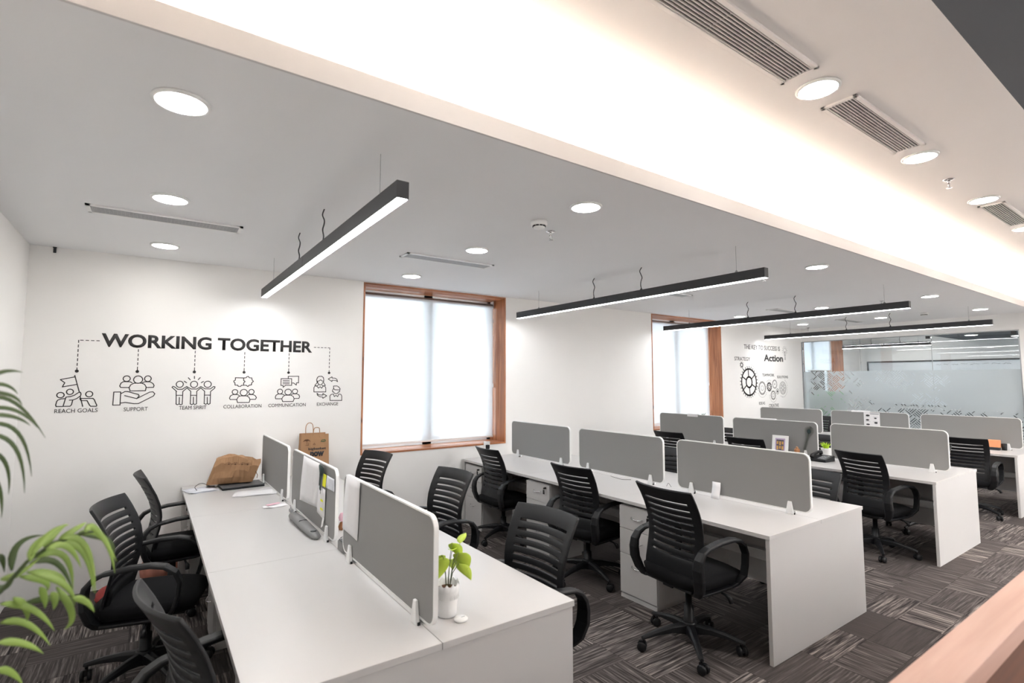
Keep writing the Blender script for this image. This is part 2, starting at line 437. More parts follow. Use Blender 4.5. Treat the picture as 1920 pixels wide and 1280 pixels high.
ICONS={
'reach':[[(-0.492,1.714),(-0.458,1.582)],[(-0.489,1.702),(-0.578,1.68),(-0.55,1.655),(-0.563,1.622),(-0.474,1.642)],('e',-0.571,1.558,0.022,0.021),('e',-0.515,1.583,0.021,0.021),('e',-0.395,1.563,0.022,0.022),[(-0.544,1.53),(-0.565,1.528),(-0.585,1.519),(-0.591,1.508),(-0.596,1.48),(-0.592,1.469),(-0.554,1.468)],[(-0.551,1.47),(-0.54,1.529),(-0.536,1.542),(-0.509,1.546),(-0.486,1.556),(-0.463,1.576),(-0.451,1.579),(-0.446,1.564),(-0.449,1.549),(-0.471,1.529),(-0.494,1.518),(-0.516,1.517)],[(-0.551,1.469),(-0.51,1.469),(-0.501,1.479),(-0.495,1.517)],[(-0.451,1.545),(-0.431,1.465)],[(-0.452,1.529),(-0.37,1.528),(-0.361,1.518),(-0.343,1.471),(-0.346,1.464),(-0.381,1.465),(-0.389,1.474),(-0.406,1.511),(-0.444,1.512),(-0.452,1.529)]],
'support':[('e',-0.157,1.688,0.024,0.023),('e',-0.079,1.68,0.031,0.031),('e',-0.012,1.688,0.023,0.024),[(-0.118,1.652),(-0.133,1.662),(-0.178,1.663),(-0.194,1.65),(-0.201,1.627),(-0.194,1.615),(-0.139,1.614)],[(-0.049,1.652),(-0.034,1.661),(0.005,1.661),(0.025,1.647),(0.034,1.63),(0.03,1.614),(-0.021,1.614)],[(-0.106,1.65),(-0.053,1.65),(-0.033,1.64),(-0.021,1.617),(-0.025,1.586),(-0.13,1.585),(-0.138,1.613),(-0.128,1.636),(-0.106,1.65)],[(-0.238,1.577),(-0.192,1.577),(-0.192,1.47),(-0.24,1.47),(-0.238,1.577)],[(-0.191,1.563),(-0.163,1.581),(-0.148,1.581),(-0.072,1.555),(-0.066,1.542),(-0.082,1.52),(-0.165,1.547)],[(-0.082,1.52),(0.004,1.573),(0.028,1.576),(0.042,1.559),(0.033,1.54),(-0.068,1.479),(-0.099,1.478),(-0.159,1.491),(-0.19,1.485)]],
'team':[('e',0.219,1.639,0.026,0.027),('e',0.326,1.638,0.027,0.028),('e',0.431,1.638,0.028,0.028),[(0.199,1.576),(0.163,1.613),(0.17,1.621),(0.181,1.617),(0.206,1.595),(0.239,1.595),(0.271,1.619),(0.305,1.597),(0.348,1.596),(0.379,1.618),(0.412,1.597),(0.453,1.596),(0.478,1.617),(0.489,1.615),(0.487,1.602),(0.456,1.573)],[(0.199,1.465),(0.195,1.576)],[(0.244,1.464),(0.244,1.575),(0.274,1.607),(0.303,1.577),(0.304,1.464)],[(0.351,1.463),(0.349,1.576),(0.379,1.606),(0.409,1.576),(0.41,1.464)],[(0.456,1.463),(0.456,1.573)],[(0.197,1.543),(0.244,1.542)],[(0.302,1.541),(0.35,1.54)],[(0.409,1.541),(0.456,1.54)],[(0.197,1.47),(0.207,1.461),(0.221,1.467),(0.234,1.46),(0.244,1.466)],[(0.221,1.467),(0.22,1.525)],[(0.303,1.467),(0.315,1.459),(0.327,1.466),(0.34,1.459),(0.35,1.466)],[(0.327,1.466),(0.326,1.525)],[(0.409,1.467),(0.421,1.459),(0.434,1.466),(0.445,1.458),(0.455,1.465)],[(0.434,1.466),(0.432,1.524)],[(0.326,1.71),(0.327,1.688)],[(0.28,1.697),(0.296,1.678)],[(0.251,1.666),(0.27,1.652)],[(0.371,1.698),(0.356,1.679)],[(0.398,1.664),(0.38,1.652)]],
'collab':[('e',0.652,1.566,0.023,0.022),('e',0.725,1.56,0.03,0.029),('e',0.789,1.565,0.023,0.023),[(0.689,1.531),(0.674,1.542),(0.635,1.542),(0.616,1.53),(0.609,1.51),(0.615,1.497),(0.671,1.496)],[(0.754,1.53),(0.769,1.54),(0.806,1.539),(0.826,1.526),(0.833,1.51),(0.826,1.495),(0.78,1.495)],[(0.699,1.529),(0.75,1.528),(0.769,1.517),(0.78,1.493),(0.773,1.467),(0.676,1.468),(0.669,1.496),(0.681,1.521),(0.699,1.529)],[(0.651,1.697),(0.719,1.696),(0.74,1.697),(0.745,1.706),(0.758,1.71),(0.768,1.697),(0.788,1.696),(0.791,1.678),(0.803,1.663),(0.789,1.65),(0.788,1.631),(0.768,1.628),(0.757,1.615),(0.742,1.628),(0.705,1.627),(0.696,1.617),(0.678,1.617),(0.671,1.629),(0.65,1.629),(0.649,1.649),(0.64,1.657),(0.639,1.668),(0.651,1.675),(0.651,1.697)],[(0.719,1.696),(0.72,1.672),(0.732,1.662),(0.721,1.649),(0.721,1.628)]],
'comm':[('e',1.039,1.565,0.023,0.023),('e',1.113,1.559,0.03,0.028),('e',1.176,1.565,0.024,0.022),[(1.078,1.53),(1.062,1.54),(1.022,1.542),(1.004,1.529),(0.998,1.51),(1.002,1.496),(1.057,1.495)],[(1.143,1.531),(1.153,1.54),(1.194,1.541),(1.213,1.53),(1.22,1.512),(1.214,1.495),(1.169,1.495)],[(1.088,1.529),(1.139,1.528),(1.16,1.516),(1.17,1.492),(1.161,1.466),(1.066,1.467),(1.057,1.494),(1.068,1.517),(1.088,1.529)],[(1.045,1.689),(1.141,1.689),(1.143,1.624),(1.087,1.625),(1.066,1.605),(1.065,1.623),(1.045,1.624),(1.045,1.689)],[(1.11,1.692),(1.109,1.712),(1.206,1.713),(1.206,1.648),(1.187,1.648),(1.186,1.626),(1.16,1.647),(1.146,1.646)],[(1.062,1.671),(1.121,1.671)],[(1.062,1.655),(1.122,1.655)],[(1.063,1.64),(1.122,1.64)]],
'exch':[[(1.384,1.647),(1.378,1.679),(1.387,1.703),(1.401,1.713),(1.428,1.714),(1.443,1.701),(1.448,1.679),(1.447,1.649),(1.465,1.622),(1.448,1.613),(1.432,1.625)],[(1.381,1.665),(1.398,1.665),(1.418,1.678),(1.433,1.665),(1.446,1.665)],[(1.386,1.661),(1.393,1.643),(1.404,1.628),(1.415,1.626),(1.428,1.631),(1.44,1.652)],[(1.384,1.647),(1.363,1.625),(1.378,1.614),(1.397,1.627)],[(1.363,1.616),(1.354,1.599),(1.355,1.556),(1.471,1.555),(1.469,1.597),(1.459,1.616),(1.443,1.616),(1.429,1.593),(1.414,1.609),(1.398,1.594),(1.382,1.615),(1.363,1.616)],[(1.492,1.686),(1.529,1.708),(1.53,1.696),(1.561,1.694),(1.579,1.683),(1.587,1.658),(1.571,1.67),(1.53,1.673),(1.53,1.66),(1.492,1.686)],[(1.385,1.543),(1.402,1.527),(1.444,1.524),(1.443,1.539),(1.481,1.516),(1.444,1.491),(1.442,1.504),(1.411,1.509),(1.391,1.522),(1.385,1.543)],[(1.547,1.614),(1.581,1.615),(1.602,1.603),(1.614,1.585),(1.612,1.573),(1.56,1.576),(1.548,1.59),(1.547,1.614)],[(1.548,1.59),(1.538,1.57),(1.54,1.554),(1.549,1.554),(1.558,1.54),(1.574,1.535),(1.59,1.539),(1.598,1.553),(1.609,1.553),(1.612,1.573)],[(1.515,1.468),(1.513,1.514),(1.525,1.529),(1.547,1.533),(1.558,1.506),(1.574,1.519),(1.591,1.505),(1.603,1.532),(1.624,1.528),(1.633,1.511),(1.634,1.466),(1.515,1.468)]],
}
LOW=[[(-0.158,1.25,1.37),(-0.136,1.27,1.401),(-0.112,1.29,1.408)],[(-0.147,1.3,1.371),(-0.132,1.32,1.393),(-0.119,1.34,1.399)],[(-0.196,1.35,1.324),(-0.192,1.37,1.366),(-0.158,1.39,1.373)],[(-0.161,1.275,1.355),(-0.158,1.295,1.379),(-0.137,1.315,1.393)],[(-0.131,1.325,1.372),(-0.108,1.345,1.386),(-0.092,1.365,1.393)],[(-0.085,1.25,1.399),(-0.071,1.27,1.397),(-0.037,1.29,1.326)],[(-0.104,1.3,1.383),(-0.065,1.32,1.372),(-0.041,1.34,1.29)],[(-0.1,1.35,1.374),(-0.058,1.37,1.351),(-0.047,1.39,1.311)],[(-0.123,1.275,1.388),(-0.087,1.295,1.362),(-0.069,1.315,1.265)],[(-0.133,1.325,1.37),(-0.094,1.345,1.34),(-0.075,1.365,1.253)],[(-0.138,1.25,1.378),(-0.112,1.27,1.373),(-0.091,1.29,1.325)],[(-0.159,1.3,1.354),(-0.12,1.32,1.344),(-0.105,1.34,1.27)],[(-0.172,1.35,1.331),(-0.136,1.37,1.321),(-0.11,1.39,1.258)],[(-0.165,1.275,1.337),(-0.127,1.295,1.318),(-0.114,1.315,1.288)],[(-0.181,1.325,1.318),(-0.149,1.345,1.296),(-0.146,1.365,1.271)],[(-0.155,1.25,1.34),(-0.113,1.27,1.306),(-0.097,1.29,1.258)],[(-0.203,1.3,1.326),(-0.182,1.32,1.325),(-0.156,1.34,1.343)],[(-0.221,1.35,1.3),(-0.206,1.37,1.291),(-0.197,1.39,1.307)],[(-0.197,1.275,1.29),(-0.157,1.295,1.264),(-0.126,1.315,1.21)],[(-0.203,1.325,1.241),(-0.169,1.345,1.223),(-0.136,1.365,1.167)],[(-0.193,1.25,1.234),(-0.164,1.27,1.217),(-0.137,1.29,1.183)],[(-0.2,1.3,1.17),(-0.184,1.32,1.152),(-0.169,1.34,1.117)],[(-0.176,1.35,1.261),(-0.128,1.37,1.253),(-0.113,1.39,1.23)],[(-0.101,1.275,1.278),(-0.082,1.295,1.26),(-0.069,1.315,1.23)],[(-0.152,1.325,1.293),(-0.147,1.345,1.266),(-0.147,1.365,1.239)],[(-0.128,1.25,1.302),(-0.124,1.27,1.281),(-0.127,1.29,1.258)],[(-0.126,1.3,1.295),(-0.103,1.32,1.234),(-0.115,1.34,1.2)],[(-0.22,1.35,1.343),(-0.215,1.37,1.346),(-0.212,1.39,1.313)],[(-0.181,1.275,1.297),(-0.166,1.295,1.268),(-0.166,1.315,1.238)]]
UPL=[[(-0.237,1.31,1.683),(-0.221,1.33,1.695),(-0.2,1.35,1.694)],[(-0.256,1.385,1.669),(-0.232,1.405,1.669),(-0.216,1.425,1.651)],[(-0.246,1.335,1.656),(-0.216,1.355,1.65),(-0.201,1.375,1.63)],[(-0.26,1.41,1.64),(-0.22,1.43,1.633),(-0.173,1.45,1.559)],[(-0.249,1.36,1.625),(-0.211,1.38,1.62),(-0.18,1.4,1.584)],[(-0.24,1.31,1.616),(-0.207,1.33,1.611),(-0.184,1.35,1.592)],[(-0.252,1.385,1.593),(-0.209,1.405,1.575),(-0.187,1.425,1.485)],[(-0.242,1.335,1.578),(-0.204,1.355,1.551),(-0.189,1.375,1.461)],[(-0.254,1.41,1.544),(-0.228,1.43,1.515),(-0.223,1.45,1.45)],[(-0.243,1.36,1.512),(-0.226,1.38,1.474),(-0.223,1.4,1.414)]]
RAC=[[(-0.234,1.3,1.274),(-0.202,1.3,1.303),(-0.169,1.3,1.349),(-0.134,1.3,1.376),(-0.089,1.3,1.388),(-0.069,1.3,1.387)]]

# ------------------------------------------------------------------ the setting
YW = 5.40; XL = -0.81; ZC = 2.73; XG = 11.20; ZU = 3.10; YS = 1.825; XF = 14.0
struct(obj('floor', B(-0.9, 14.2, -3.2, 5.8, -0.05, 0.0), 'carpet'))
struct(obj('ceiling', B(XL, XF, YS + 0.012, YW, ZC, ZC + 0.02), 'ceiling_paint'))
struct(obj('ceiling', B(XL - 0.1, XF, 0.604, 2.30, ZU, ZU + 0.05), 'ceiling_warm'))
struct(obj('ceiling', B(XL - 0.1, XF, -3.2, 0.604, ZU, ZU + 0.05), 'dark_ceiling'))
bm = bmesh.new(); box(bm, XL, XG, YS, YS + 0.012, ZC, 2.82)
struct(obj('trim_1', bm, 'fascia_dimmed'))
struct(obj('wall_cove', B(XL, XG, 2.05, 2.08, ZC + 0.02, ZU), 'ceiling_warm'))
struct(obj('wall_left', B(XL - 0.1, XL, -3.2, YW, 0, ZU), 'wall_paint'))
struct(obj('wall_front', B(XL - 0.1, XF, -3.3, -3.2, 0, ZU), 'wall_paint'))
WIN = [(1.84, 3.68), (6.47, 8.34), (11.30, 13.14)]
WZ0, WZ1 = 0.888, 2.722
bm = bmesh.new(); xs = XL - 0.1
for a, b in WIN:
    box(bm, xs, a, YW, YW + 0.42, 0, ZU); box(bm, a, b, YW, YW + 0.42, 0, WZ0); box(bm, a, b, YW, YW + 0.42, WZ1, ZU); xs = b
box(bm, xs, XF + 0.1, YW, YW + 0.42, 0, ZU)
struct(obj('wall_back', bm, 'wall_paint'))
bm = bmesh.new(); box(bm, 3.6, 5.9, YW - 0.012, YW, 0, 0.09); box(bm, 7.2, XG - 0.05, YW - 0.012, YW, 0, 0.09)
struct(obj('baseboard_back', bm, 'white_plastic', bevel=0.002))
# end wall: lintel over the glass, return beside it, corridor end
bm = bmesh.new(); box(bm, XG, XG + 0.1, 2.05, YW, 2.47, ZC); box(bm, XG - 0.02, XG + 0.1, 1.90, 2.055, 0, ZU); box(bm, XG, XG + 0.1, -3.2, 1.90, 0, ZU)
box(bm, XG, XG + 0.1, 2.055, 2.30, ZC, ZU)
struct(obj('wall_right', bm, 'wall_paint'))
struct(obj('wall_far', B(XF, XF + 0.1, 1.2, YW, 0, ZC), 'wall_paint'))
struct(obj('wall_meeting', B(XG + 0.1, XF, 1.1, 1.2, 0, ZC), 'wall_paint'))
struct(obj('ceiling', B(XG + 0.1, XF, 1.2, 3.40, 2.50, ZC - 0.001), 'dark_ceiling'))

# windows
def window(i, x0, x1, blind_z):
    root = bpy.data.objects.new('window_%d' % i, None); COL.objects.link(root); root.location = ((x0 + x1) / 2, YW, WZ0); struct(root)
    W = (x1 - x0) / 2; H = WZ1 - WZ0; t = 0.018; D0 = -0.006; D = 0.36
    bm = bmesh.new(); box(bm, -W, -W + t, D0, D, 0, H); box(bm, W - t, W, D0, D, 0, H)
    obj('wood_jamb', bm, 'window_wood', root, bevel=0.0015)
    bm = bmesh.new(); box(bm, -W + t, W - t, D0, D, 0, t); box(bm, -W + t, W - t, D0, D, H - t, H)
    obj('wood_sill', bm, 'window_wood_h', root, bevel=0.0015)
    y0 = D - 0.03; bm = bmesh.new(); f = 0.055
    for a, b, c, d in ((-W + t, -W + t + f, t, H - t), (W - t - f, W - t, t, H - t), (-0.06, 0.06, t, H - t),
                       (-W + t, W - t, t, t + f), (-W + t, W - t, H - t - f, H - t)):
        box(bm, a, b, y0, y0 + 0.05, c, d)
    obj('window_frame', bm, 'alu', root, bevel=0.003)
    obj('window_handle', B(0.05, 0.16, y0 - 0.02, y0, 0.09, 0.105), 'black_plastic', root, bevel=0.003)
    bm = bmesh.new(); box(bm, -W + t, W - t, y0 + 0.02, y0 + 0.028, t, H - t)
    obj('window_pane', bm, 'window_glass', root)
    return root
def blind(i, x0, x1, zb, label):
    W = (x1 - x0) / 2 - 0.03
    r = thing('roller_blind', label, 'blind', ((x0 + x1) / 2, YW + 0.265, 2.64), 0, 'white roller blinds')
    bm = bmesh.new(); tube(bm, [(-W, 0, 0), (W, 0, 0)], 0.027, 16)
    obj('roller_tube', bm, 'grey_metal', r)
    for s in (-1, 1):
        obj('bracket', B(s * W - 0.006, s * W + 0.006, -0.03, 0.035, -0.035, 0.06), 'white_plastic', r)
    bm = bmesh.new(); sheet(bm, [[(-W + 0.01, -0.026, 0), (W - 0.01, -0.026, 0)], [(-W + 0.01, -0.026, zb - 2.64), (W - 0.01, -0.026, zb - 2.64)]])
    obj('blind_fabric', bm, 'blind_fabric', r)
    obj('bottom_bar', B(-W + 0.01, W - 0.01, -0.034, -0.018, zb - 2.64 - 0.022, zb - 2.64), 'white_plastic', r, bevel=0.003)
    bm = bmesh.new(); tube(bm, [(W - 0.002, -0.03, 0.02), (W - 0.002, -0.032, -0.5), (W - 0.002, -0.03, -1.02)], 0.002, 6)
    tube(bm, [(W - 0.002, -0.012, 0.02), (W - 0.002, -0.014, -1.02)], 0.002, 6); lathe(bm, [(0, -0.03), (0.008, -0.02), (0.006, 0.02), (0, 0.03)], 8, (W - 0.002, -0.022, -1.04))
    obj('pull_chain', bm, 'white_plastic', r)
for i, ((a, b), zb) in enumerate(zip(WIN, (0.968, 0.968, 1.90))):
    window(i + 1, a, b, zb)
    blind(i + 1, a, b, zb, ['white roller blind in the window above the far end of the left bench', 'white roller blind in the window left of the gear decal',
                            'half lowered white roller blind seen through the glass partition'][i])

# ------------------------------------------------------------------ ceiling lights
def downlight(x, y, z, label, group):
    r = thing('downlight', label, 'ceiling light', (x, y, z), 0, group)
    bm = bmesh.new(); lathe(bm, [(0.083, -0.001), (0.098, -0.001), (0.098, -0.008), (0.085, -0.012), (0.083, -0.001)], 32)
    obj('trim_ring', bm, 'white_plastic', r)
    bm = bmesh.new(); lathe(bm, [(0.0845, -0.003), (0.0845, -0.010), (0, -0.0105)], 32)
    obj('light_disc', bm, 'downlight_glow', r)
rows = [(2.26, 'row nearest the bright bulkhead'), (3.54, 'middle row'), (4.82, 'row nearest the window wall')]
for cx, cn in ((0.055, 'far left column'), (2.13, 'left of the second pendant'), (5.045, 'right of the second pendant'), (8.0, 'right of the third pendant'), (10.1, 'beside the glass partition')):
    for ry, rn in rows:
        if cx == 5.045 and ry > 3: continue
        downlight(cx, ry, ZC, 'grey ceiling downlight, %s, %s' % (cn, rn), 'round downlights in the grey ceiling')
for k, x in enumerate((0.95, 2.616, 3.974, 5.342, 6.684, 8.05, 9.4)):
    downlight(x, 1.13, ZU, 'downlight in the warm upper ceiling, %s along the vent line from the left' % ('first', 'second', 'third', 'fourth', 'fifth', 'sixth', 'seventh')[k], 'downlights in the upper ceiling')
for k, (x, y) in enumerate(((0.6, -0.6), (2.8, -0.6), (5.0, -0.6), (0.6, -2.0), (2.8, -2.0), (5.0, -2.0))):  # unseen downlights added behind the camera to raise the ambient light
    downlight(x, y, ZU, 'added unseen fill downlight in the dark ceiling behind the camera', 'added fill downlights in the dark ceiling')
for x, y, n in ((12.9, 3.75, 'one in the middle'), (11.9, 4.3, 'one near the pendant'), (13.3, 4.3, 'one by the whiteboard')):  # downlights added to brighten the room behind the glass
    downlight(x, y, ZC, 'added fill downlight in the meeting room ceiling, the %s' % n, 'meeting room downlights')
for x, y, n in ((12.3, 2.9, 'nearer'), (13.2, 2.45, 'farther')):
    downlight(x, y, 2.5, 'downlight in the dark meeting room ceiling, the %s one' % n, 'meeting room downlights')
tag(obj('cove_light', B(XL + 0.05, XG - 0.05, 1.90, 1.93, ZC + 0.022, ZC + 0.04), 'cove_glow'), 'warm light strip hidden in the cove above the bulkhead edge', 'light')

def pendant(x, y0, y1, zt, zc, label, wires, glow='pendant_glow'):
    r = thing('linear_pendant', label, 'pendant light', (x, 0, zt), 0, 'black linear pendant lights')
    W = 0.0275; ym = (y0 + y1) / 2 + 0.03
    for a, b in ((y0, ym - 0.002), (ym + 0.002, y1)):
        bm = bmesh.new(); box(bm, -W, W, a, b, -0.075, 0)
        h = obj('housing', bm, 'fixture_black', r, bevel=0.0015)
        obj('diffuser', B(-W + 0.005, W - 0.005, a + 0.004, b - 0.004, -0.0775, -0.0752), glow, h)
    for k, wy in enumerate(wires):
        cable = k in (1, 2)
        bm = bmesh.new()
        pts = [(0, wy, 0.001), (0, wy, 0.02)] + [(0.006 * cable * math.sin(q * 2.1), wy + 0.012 * math.sin(q * 1.7) * cable, 0.02 + (zc - zt - 0.02) * q / 6) for q in range(1, 7)]
        tube(bm, smooth(pts, 4), 0.0042 if cable else 0.0013, 6)
        lathe(bm, [(0.0, 0), (0.012, 0), (0.012, 0.006), (0.004, 0.02), (0, 0.02)], 10, (0, wy, 0))
        obj('power_cable' if cable else 'suspension_wire', bm, 'fixture_black' if cable else 'grey_metal', r)
wy = (2.27, 3.23, 3.86, 4.79)
pendant(0.84, 2.0, 5.21, 2.515, ZC, 'black linear pendant light over the left bench', wy)
pendant(3.74, 2.03, 5.21, 2.515, ZC, 'black linear pendant light over the second bench', wy)
pendant(6.60, 2.04, 5.25, 2.515, ZC, 'black linear pendant light over the third bench', wy)
pendant(9.57, 2.02, 5.27, 2.515, ZC, 'black linear pendant light over the bench beside the glass partition', wy)
for k, x in enumerate((3.74, 6.60, 9.57)):  # unseen pendants added to fill the room with light from behind the camera
    pendant(x, -2.95, -0.45, 2.6, ZU, 'added unseen fill pendant light behind the camera, in line with the %s bench' % ('second', 'third', 'far')[k], (-2.7, -2.0, -1.3, -0.7), 'added_fill_glow')
pendant(12.30, 3.5, 5.05, 2.42, ZC, 'black linear pendant light hanging inside the meeting room', (3.7, 4.0, 4.5, 4.85))

# vents
def slot_vent(x0, x1, y0, y1, label):
    r = thing('ceiling_vent', label, 'vent', ((x0 + x1) / 2, (y0 + y1) / 2, ZC), 0, 'slot vents in the grey ceiling')
    a, b = (x1 - x0) / 2, (y1 - y0) / 2
    bm = bmesh.new()
    for q in ((-a, a, -b, -b + 0.022), (-a, a, b - 0.022, b), (-a, -a + 0.022, -b, b), (a - 0.022, a, -b, b)): box(bm, q[0], q[1], q[2], q[3], -0.010, -0.0005)
    obj('frame', bm, 'white_plastic', r)
    obj('backing', B(-a + 0.02, a - 0.02, -b + 0.02, b - 0.02, -0.004, -0.0012), 'dark_void', r)
    bm = bmesh.new(); n = 7
    for k in range(n):
        y = -b + 0.03 + (2 * b - 0.06) * k / (n - 1); box(bm, -a + 0.022, a - 0.022, y - 0.006, y + 0.006, -0.0085, -0.0045)
    for k in range(40):
        x = -a + 0.03 + (2 * a - 0.06) * k / 39; box(bm, x - 0.0025, x + 0.0025, -b + 0.022, b - 0.022, -0.008, -0.0043)
    obj('grille', bm, 'vent_grey', r)
slot_vent(-0.36, 0.485, 3.92, 4.10, 'slot vent in the grey ceiling above the wall lettering')
slot_vent(1.70, 2.55, 3.93, 4.10, 'slot vent in the grey ceiling in front of the first window')
slot_vent(4.70, 5.50, 3.93, 4.10, 'slot vent in the grey ceiling behind the second pendant')
slot_vent(7.55, 8.40, 3.95, 4.13, 'slot vent in the grey ceiling behind the third pendant')
slot_vent(9.80, 10.62, 3.97, 4.13, 'slot vent in the grey ceiling nearest the glass partition')
def bar_vent(x0, x1, label):
    r = thing('bar_grille_vent', label, 'vent', ((x0 + x1) / 2, 1.125, ZU), 0, 'long bar grille vents in the upper ceiling')
    a, b = (x1 - x0) / 2, 0.085
    bm = bmesh.new()
    for q in ((-a, a, -b, -b + 0.02), (-a, a, b - 0.02, b), (-a, -a + 0.02, -b, b), (a - 0.02, a, -b, b)): box(bm, q[0], q[1], q[2], q[3], -0.012, -0.0005)
    obj('frame', bm, 'ceiling_warm', r, bevel=0.002)
    obj('backing', B(-a + 0.018, a - 0.018, -b + 0.018, b - 0.018, -0.003, -0.0008), 'dark_void', r)
    bm = bmesh.new(); n = 9
    for k in range(n):
        y = -b + 0.026 + (2 * b - 0.052) * k / (n - 1); box(bm, -a + 0.02, a - 0.02, y - 0.0026, y + 0.0026, -0.011, -0.0035)
    for x in (-a * 0.5, 0, a * 0.5): box(bm, x - 0.002, x + 0.002, -b + 0.02, b - 0.02, -0.0045, -0.0032)
    obj('grille_bars', bm, 'vent_metal', r)
bar_vent(1.15, 2.43, 'long bar grille vent at the top of the picture, first in the line')
bar_vent(2.82, 3.77, 'bar grille vent between the second and third upper downlights')
bar_vent(5.52, 6.45, 'bar grille vent at the right edge, third in the line')

def sprinkler(x, y, z, label):
    r = thing('sprinkler_head', label, 'sprinkler', (x, y, z), 0, 'fire sprinkler heads')
    bm = bmesh.new(); lathe(bm, [(0, -0.001), (0.034, -0.001), (0.034, -0.005), (0.02, -0.01), (0, -0.01)], 20); obj('flange', bm, 'chrome', r)
    bm = bmesh.new(); tube(bm, [(0, 0, -0.01), (0, 0, -0.03)], 0.008, 8)
    tube(bm, [(-0.01, 0, -0.03), (-0.013, 0, -0.045), (-0.003, 0, -0.06)], 0.003, 6); tube(bm, [(0.01, 0, -0.03), (0.013, 0, -0.045), (0.003, 0, -0.06)], 0.003, 6)
    lathe(bm, [(0, -0.06), (0.017, -0.062), (0.017, -0.065), (0, -0.065)], 12); obj('nozzle', bm, 'chrome', r)
sprinkler(2.287, 2.79, ZC, 'chrome sprinkler head beside the smoke detector'); sprinkler(5.02, 2.75, ZC, 'chrome sprinkler head beyond the end of the second pendant')
sprinkler(4.593, 1.15, ZU, 'chrome sprinkler head in the warm upper ceiling'); sprinkler(7.98, 2.78, ZC, 'sprinkler head above the third pendant')
sprinkler(10.9, 5.1, ZC, 'tiny sprinkler head near the top corner of the gear decal wall')
def smoke(x, y, label):
    r = thing('smoke_detector', label, 'smoke detector', (x, y, ZC), 0, 'ceiling smoke detectors')
    bm = bmesh.new(); lathe(bm, [(0, -0.001), (0.055, -0.001), (0.055, -0.022), (0.048, -0.03), (0, -0.03)], 28); obj('base', bm, 'white_plastic', r)
    bm = bmesh.new()
    for k in range(10):
        M = Matrix.Rotation(2 * PI * k / 10, 4, 'Z'); box(bm, 0.036, 0.044, -0.009, 0.009, -0.038, -0.03, M)
    obj('sensor_slots', bm, 'ink', r)
    bm = bmesh.new(); lathe(bm, [(0, -0.03), (0.034, -0.03), (0.034, -0.038), (0.04, -0.0385), (0.036, -0.048), (0, -0.05)], 28); obj('cap', bm, 'white_plastic', r)
smoke(2.082, 2.66, 'white smoke detector in the middle of the grey ceiling'); smoke(9.95, 2.90, 'smoke detector on the grey ceiling near the glass partition')
bm = bmesh.new(); box(bm, -0.012, 0.012, -0.02, 0.0, -0.006, 0); box(bm, -0.009, 0.009, -0.012, 0.0, -0.045, -0.006)
hk = obj('ceiling_hook', bm, 'ink', None, bevel=0.002); hk.location = (-0.66, YW - 0.003, ZC - 0.001)
tag(hk, 'small black bracket in the top corner above the wall lettering', 'bracket')

# ------------------------------------------------------------------ glass partition
gp = thing('glass_partition', 'frameless glass meeting room wall with frosted woven pattern film', 'glass partition', (XG, 0, 0))
ys = [2.075, 3.195, 4.31, 5.385]
for a, b in zip(ys, ys[1:]):
    g = obj('glass_panel', B(0.03, 0.042, a + 0.004, b - 0.004, 0.02, 2.455), 'glass', gp)
bm = bmesh.new()
box(bm, 0.02, 0.052, 2.055, YW - 0.001, 2.455, 2.469); box(bm, 0.015, 0.055, 2.0555, 2.075, 0.0, 2.455); box(bm, 0.015, 0.055, YW - 0.016, YW - 0.001, 0, 2.455); box(bm, 0.02, 0.052, 2.075, YW - 0.016, 0, 0.02)
for y in ys[1:3]: box(bm, 0.031, 0.041, y - 0.0025, y + 0.0025, 0.02, 2.455)
obj('metal_channel', bm, 'grey_metal', gp)
for y in (2.13, 3.24):
    obj('patch_fitting', B(0.024, 0.048, y - 0.03, y + 0.03, 2.40, 2.45), 'fixture_black', gp)
bm = bmesh.new(); sheet(bm, [[(0.029, ys[0] + 0.003, 1.845), (0.029, ys[-1], 1.845)], [(0.029, ys[0] + 0.003, 0.02), (0.029, ys[-1], 0.02)]], th=0.0003)
obj('frosted_film', bm, 'frosted_film', gp)
r = thing('whiteboard', 'large black framed whiteboard inside the meeting room', 'whiteboard', (XF, 3.86, 1.6))
obj('board', B(-0.014, -0.001, -1.35, 1.35, -0.5, 0.5), 'whiteboard', r)
bm = bmesh.new()
for q in ((-1.37, 1.37, 0.475, 0.505), (-1.37, 1.37, -0.505, -0.475), (-1.37, -1.34, -0.475, 0.475), (1.34, 1.37, -0.475, 0.475)): box(bm, -0.03, -0.0145, *q)
obj('frame', bm, 'fixture_black', r)
random.seed(3)
bm = bmesh.new(); yy = 0.05
while yy > -1.05:
    ln = random.uniform(0.06, 0.16); n = 7
    tube(bm, [(-0.0155, yy - ln * k / n, 0.405 + random.uniform(-0.014, 0.014)) for k in range(n + 1)], 0.002, 4); yy -= ln + 0.045
obj('handwriting', bm, 'ink', r)
tag(obj('pin_board', B(11.42, 11.45, 4.68, 5.28, 0.0, 1.44), 'sage_board', None, bevel=0.01), 'pale green board standing behind the frosted glass', 'board')
r = thing('sideboard', 'long dark sideboard under the whiteboard behind the frosted glass', 'cabinet', (13.75, 3.3, 0))
obj('carcass', B(-0.2, 0.2, -1.9, 1.6, 0.0, 1.0), 'fixture_black', r, bevel=0.004); obj('top', B(-0.22, 0.22, -1.92, 1.62, 1.0005, 1.03), 'laptop_grey', r, bevel=0.003)
r = thing('meeting_table', 'dark meeting table behind the frosted glass', 'table', (12.5, 3.3, 0))
obj('table_top', B(-0.5, 0.5, -1.0, 0.9, 0.72, 0.75), 'laptop_grey', r, bevel=0.004)
for sx in (-1, 1):
    for sy in (-0.85, 0.75): obj('leg', B(sx * 0.42 - 0.03, sx * 0.42 + 0.03, sy - 0.03, sy + 0.03, 0, 0.7195), 'fixture_black', r)
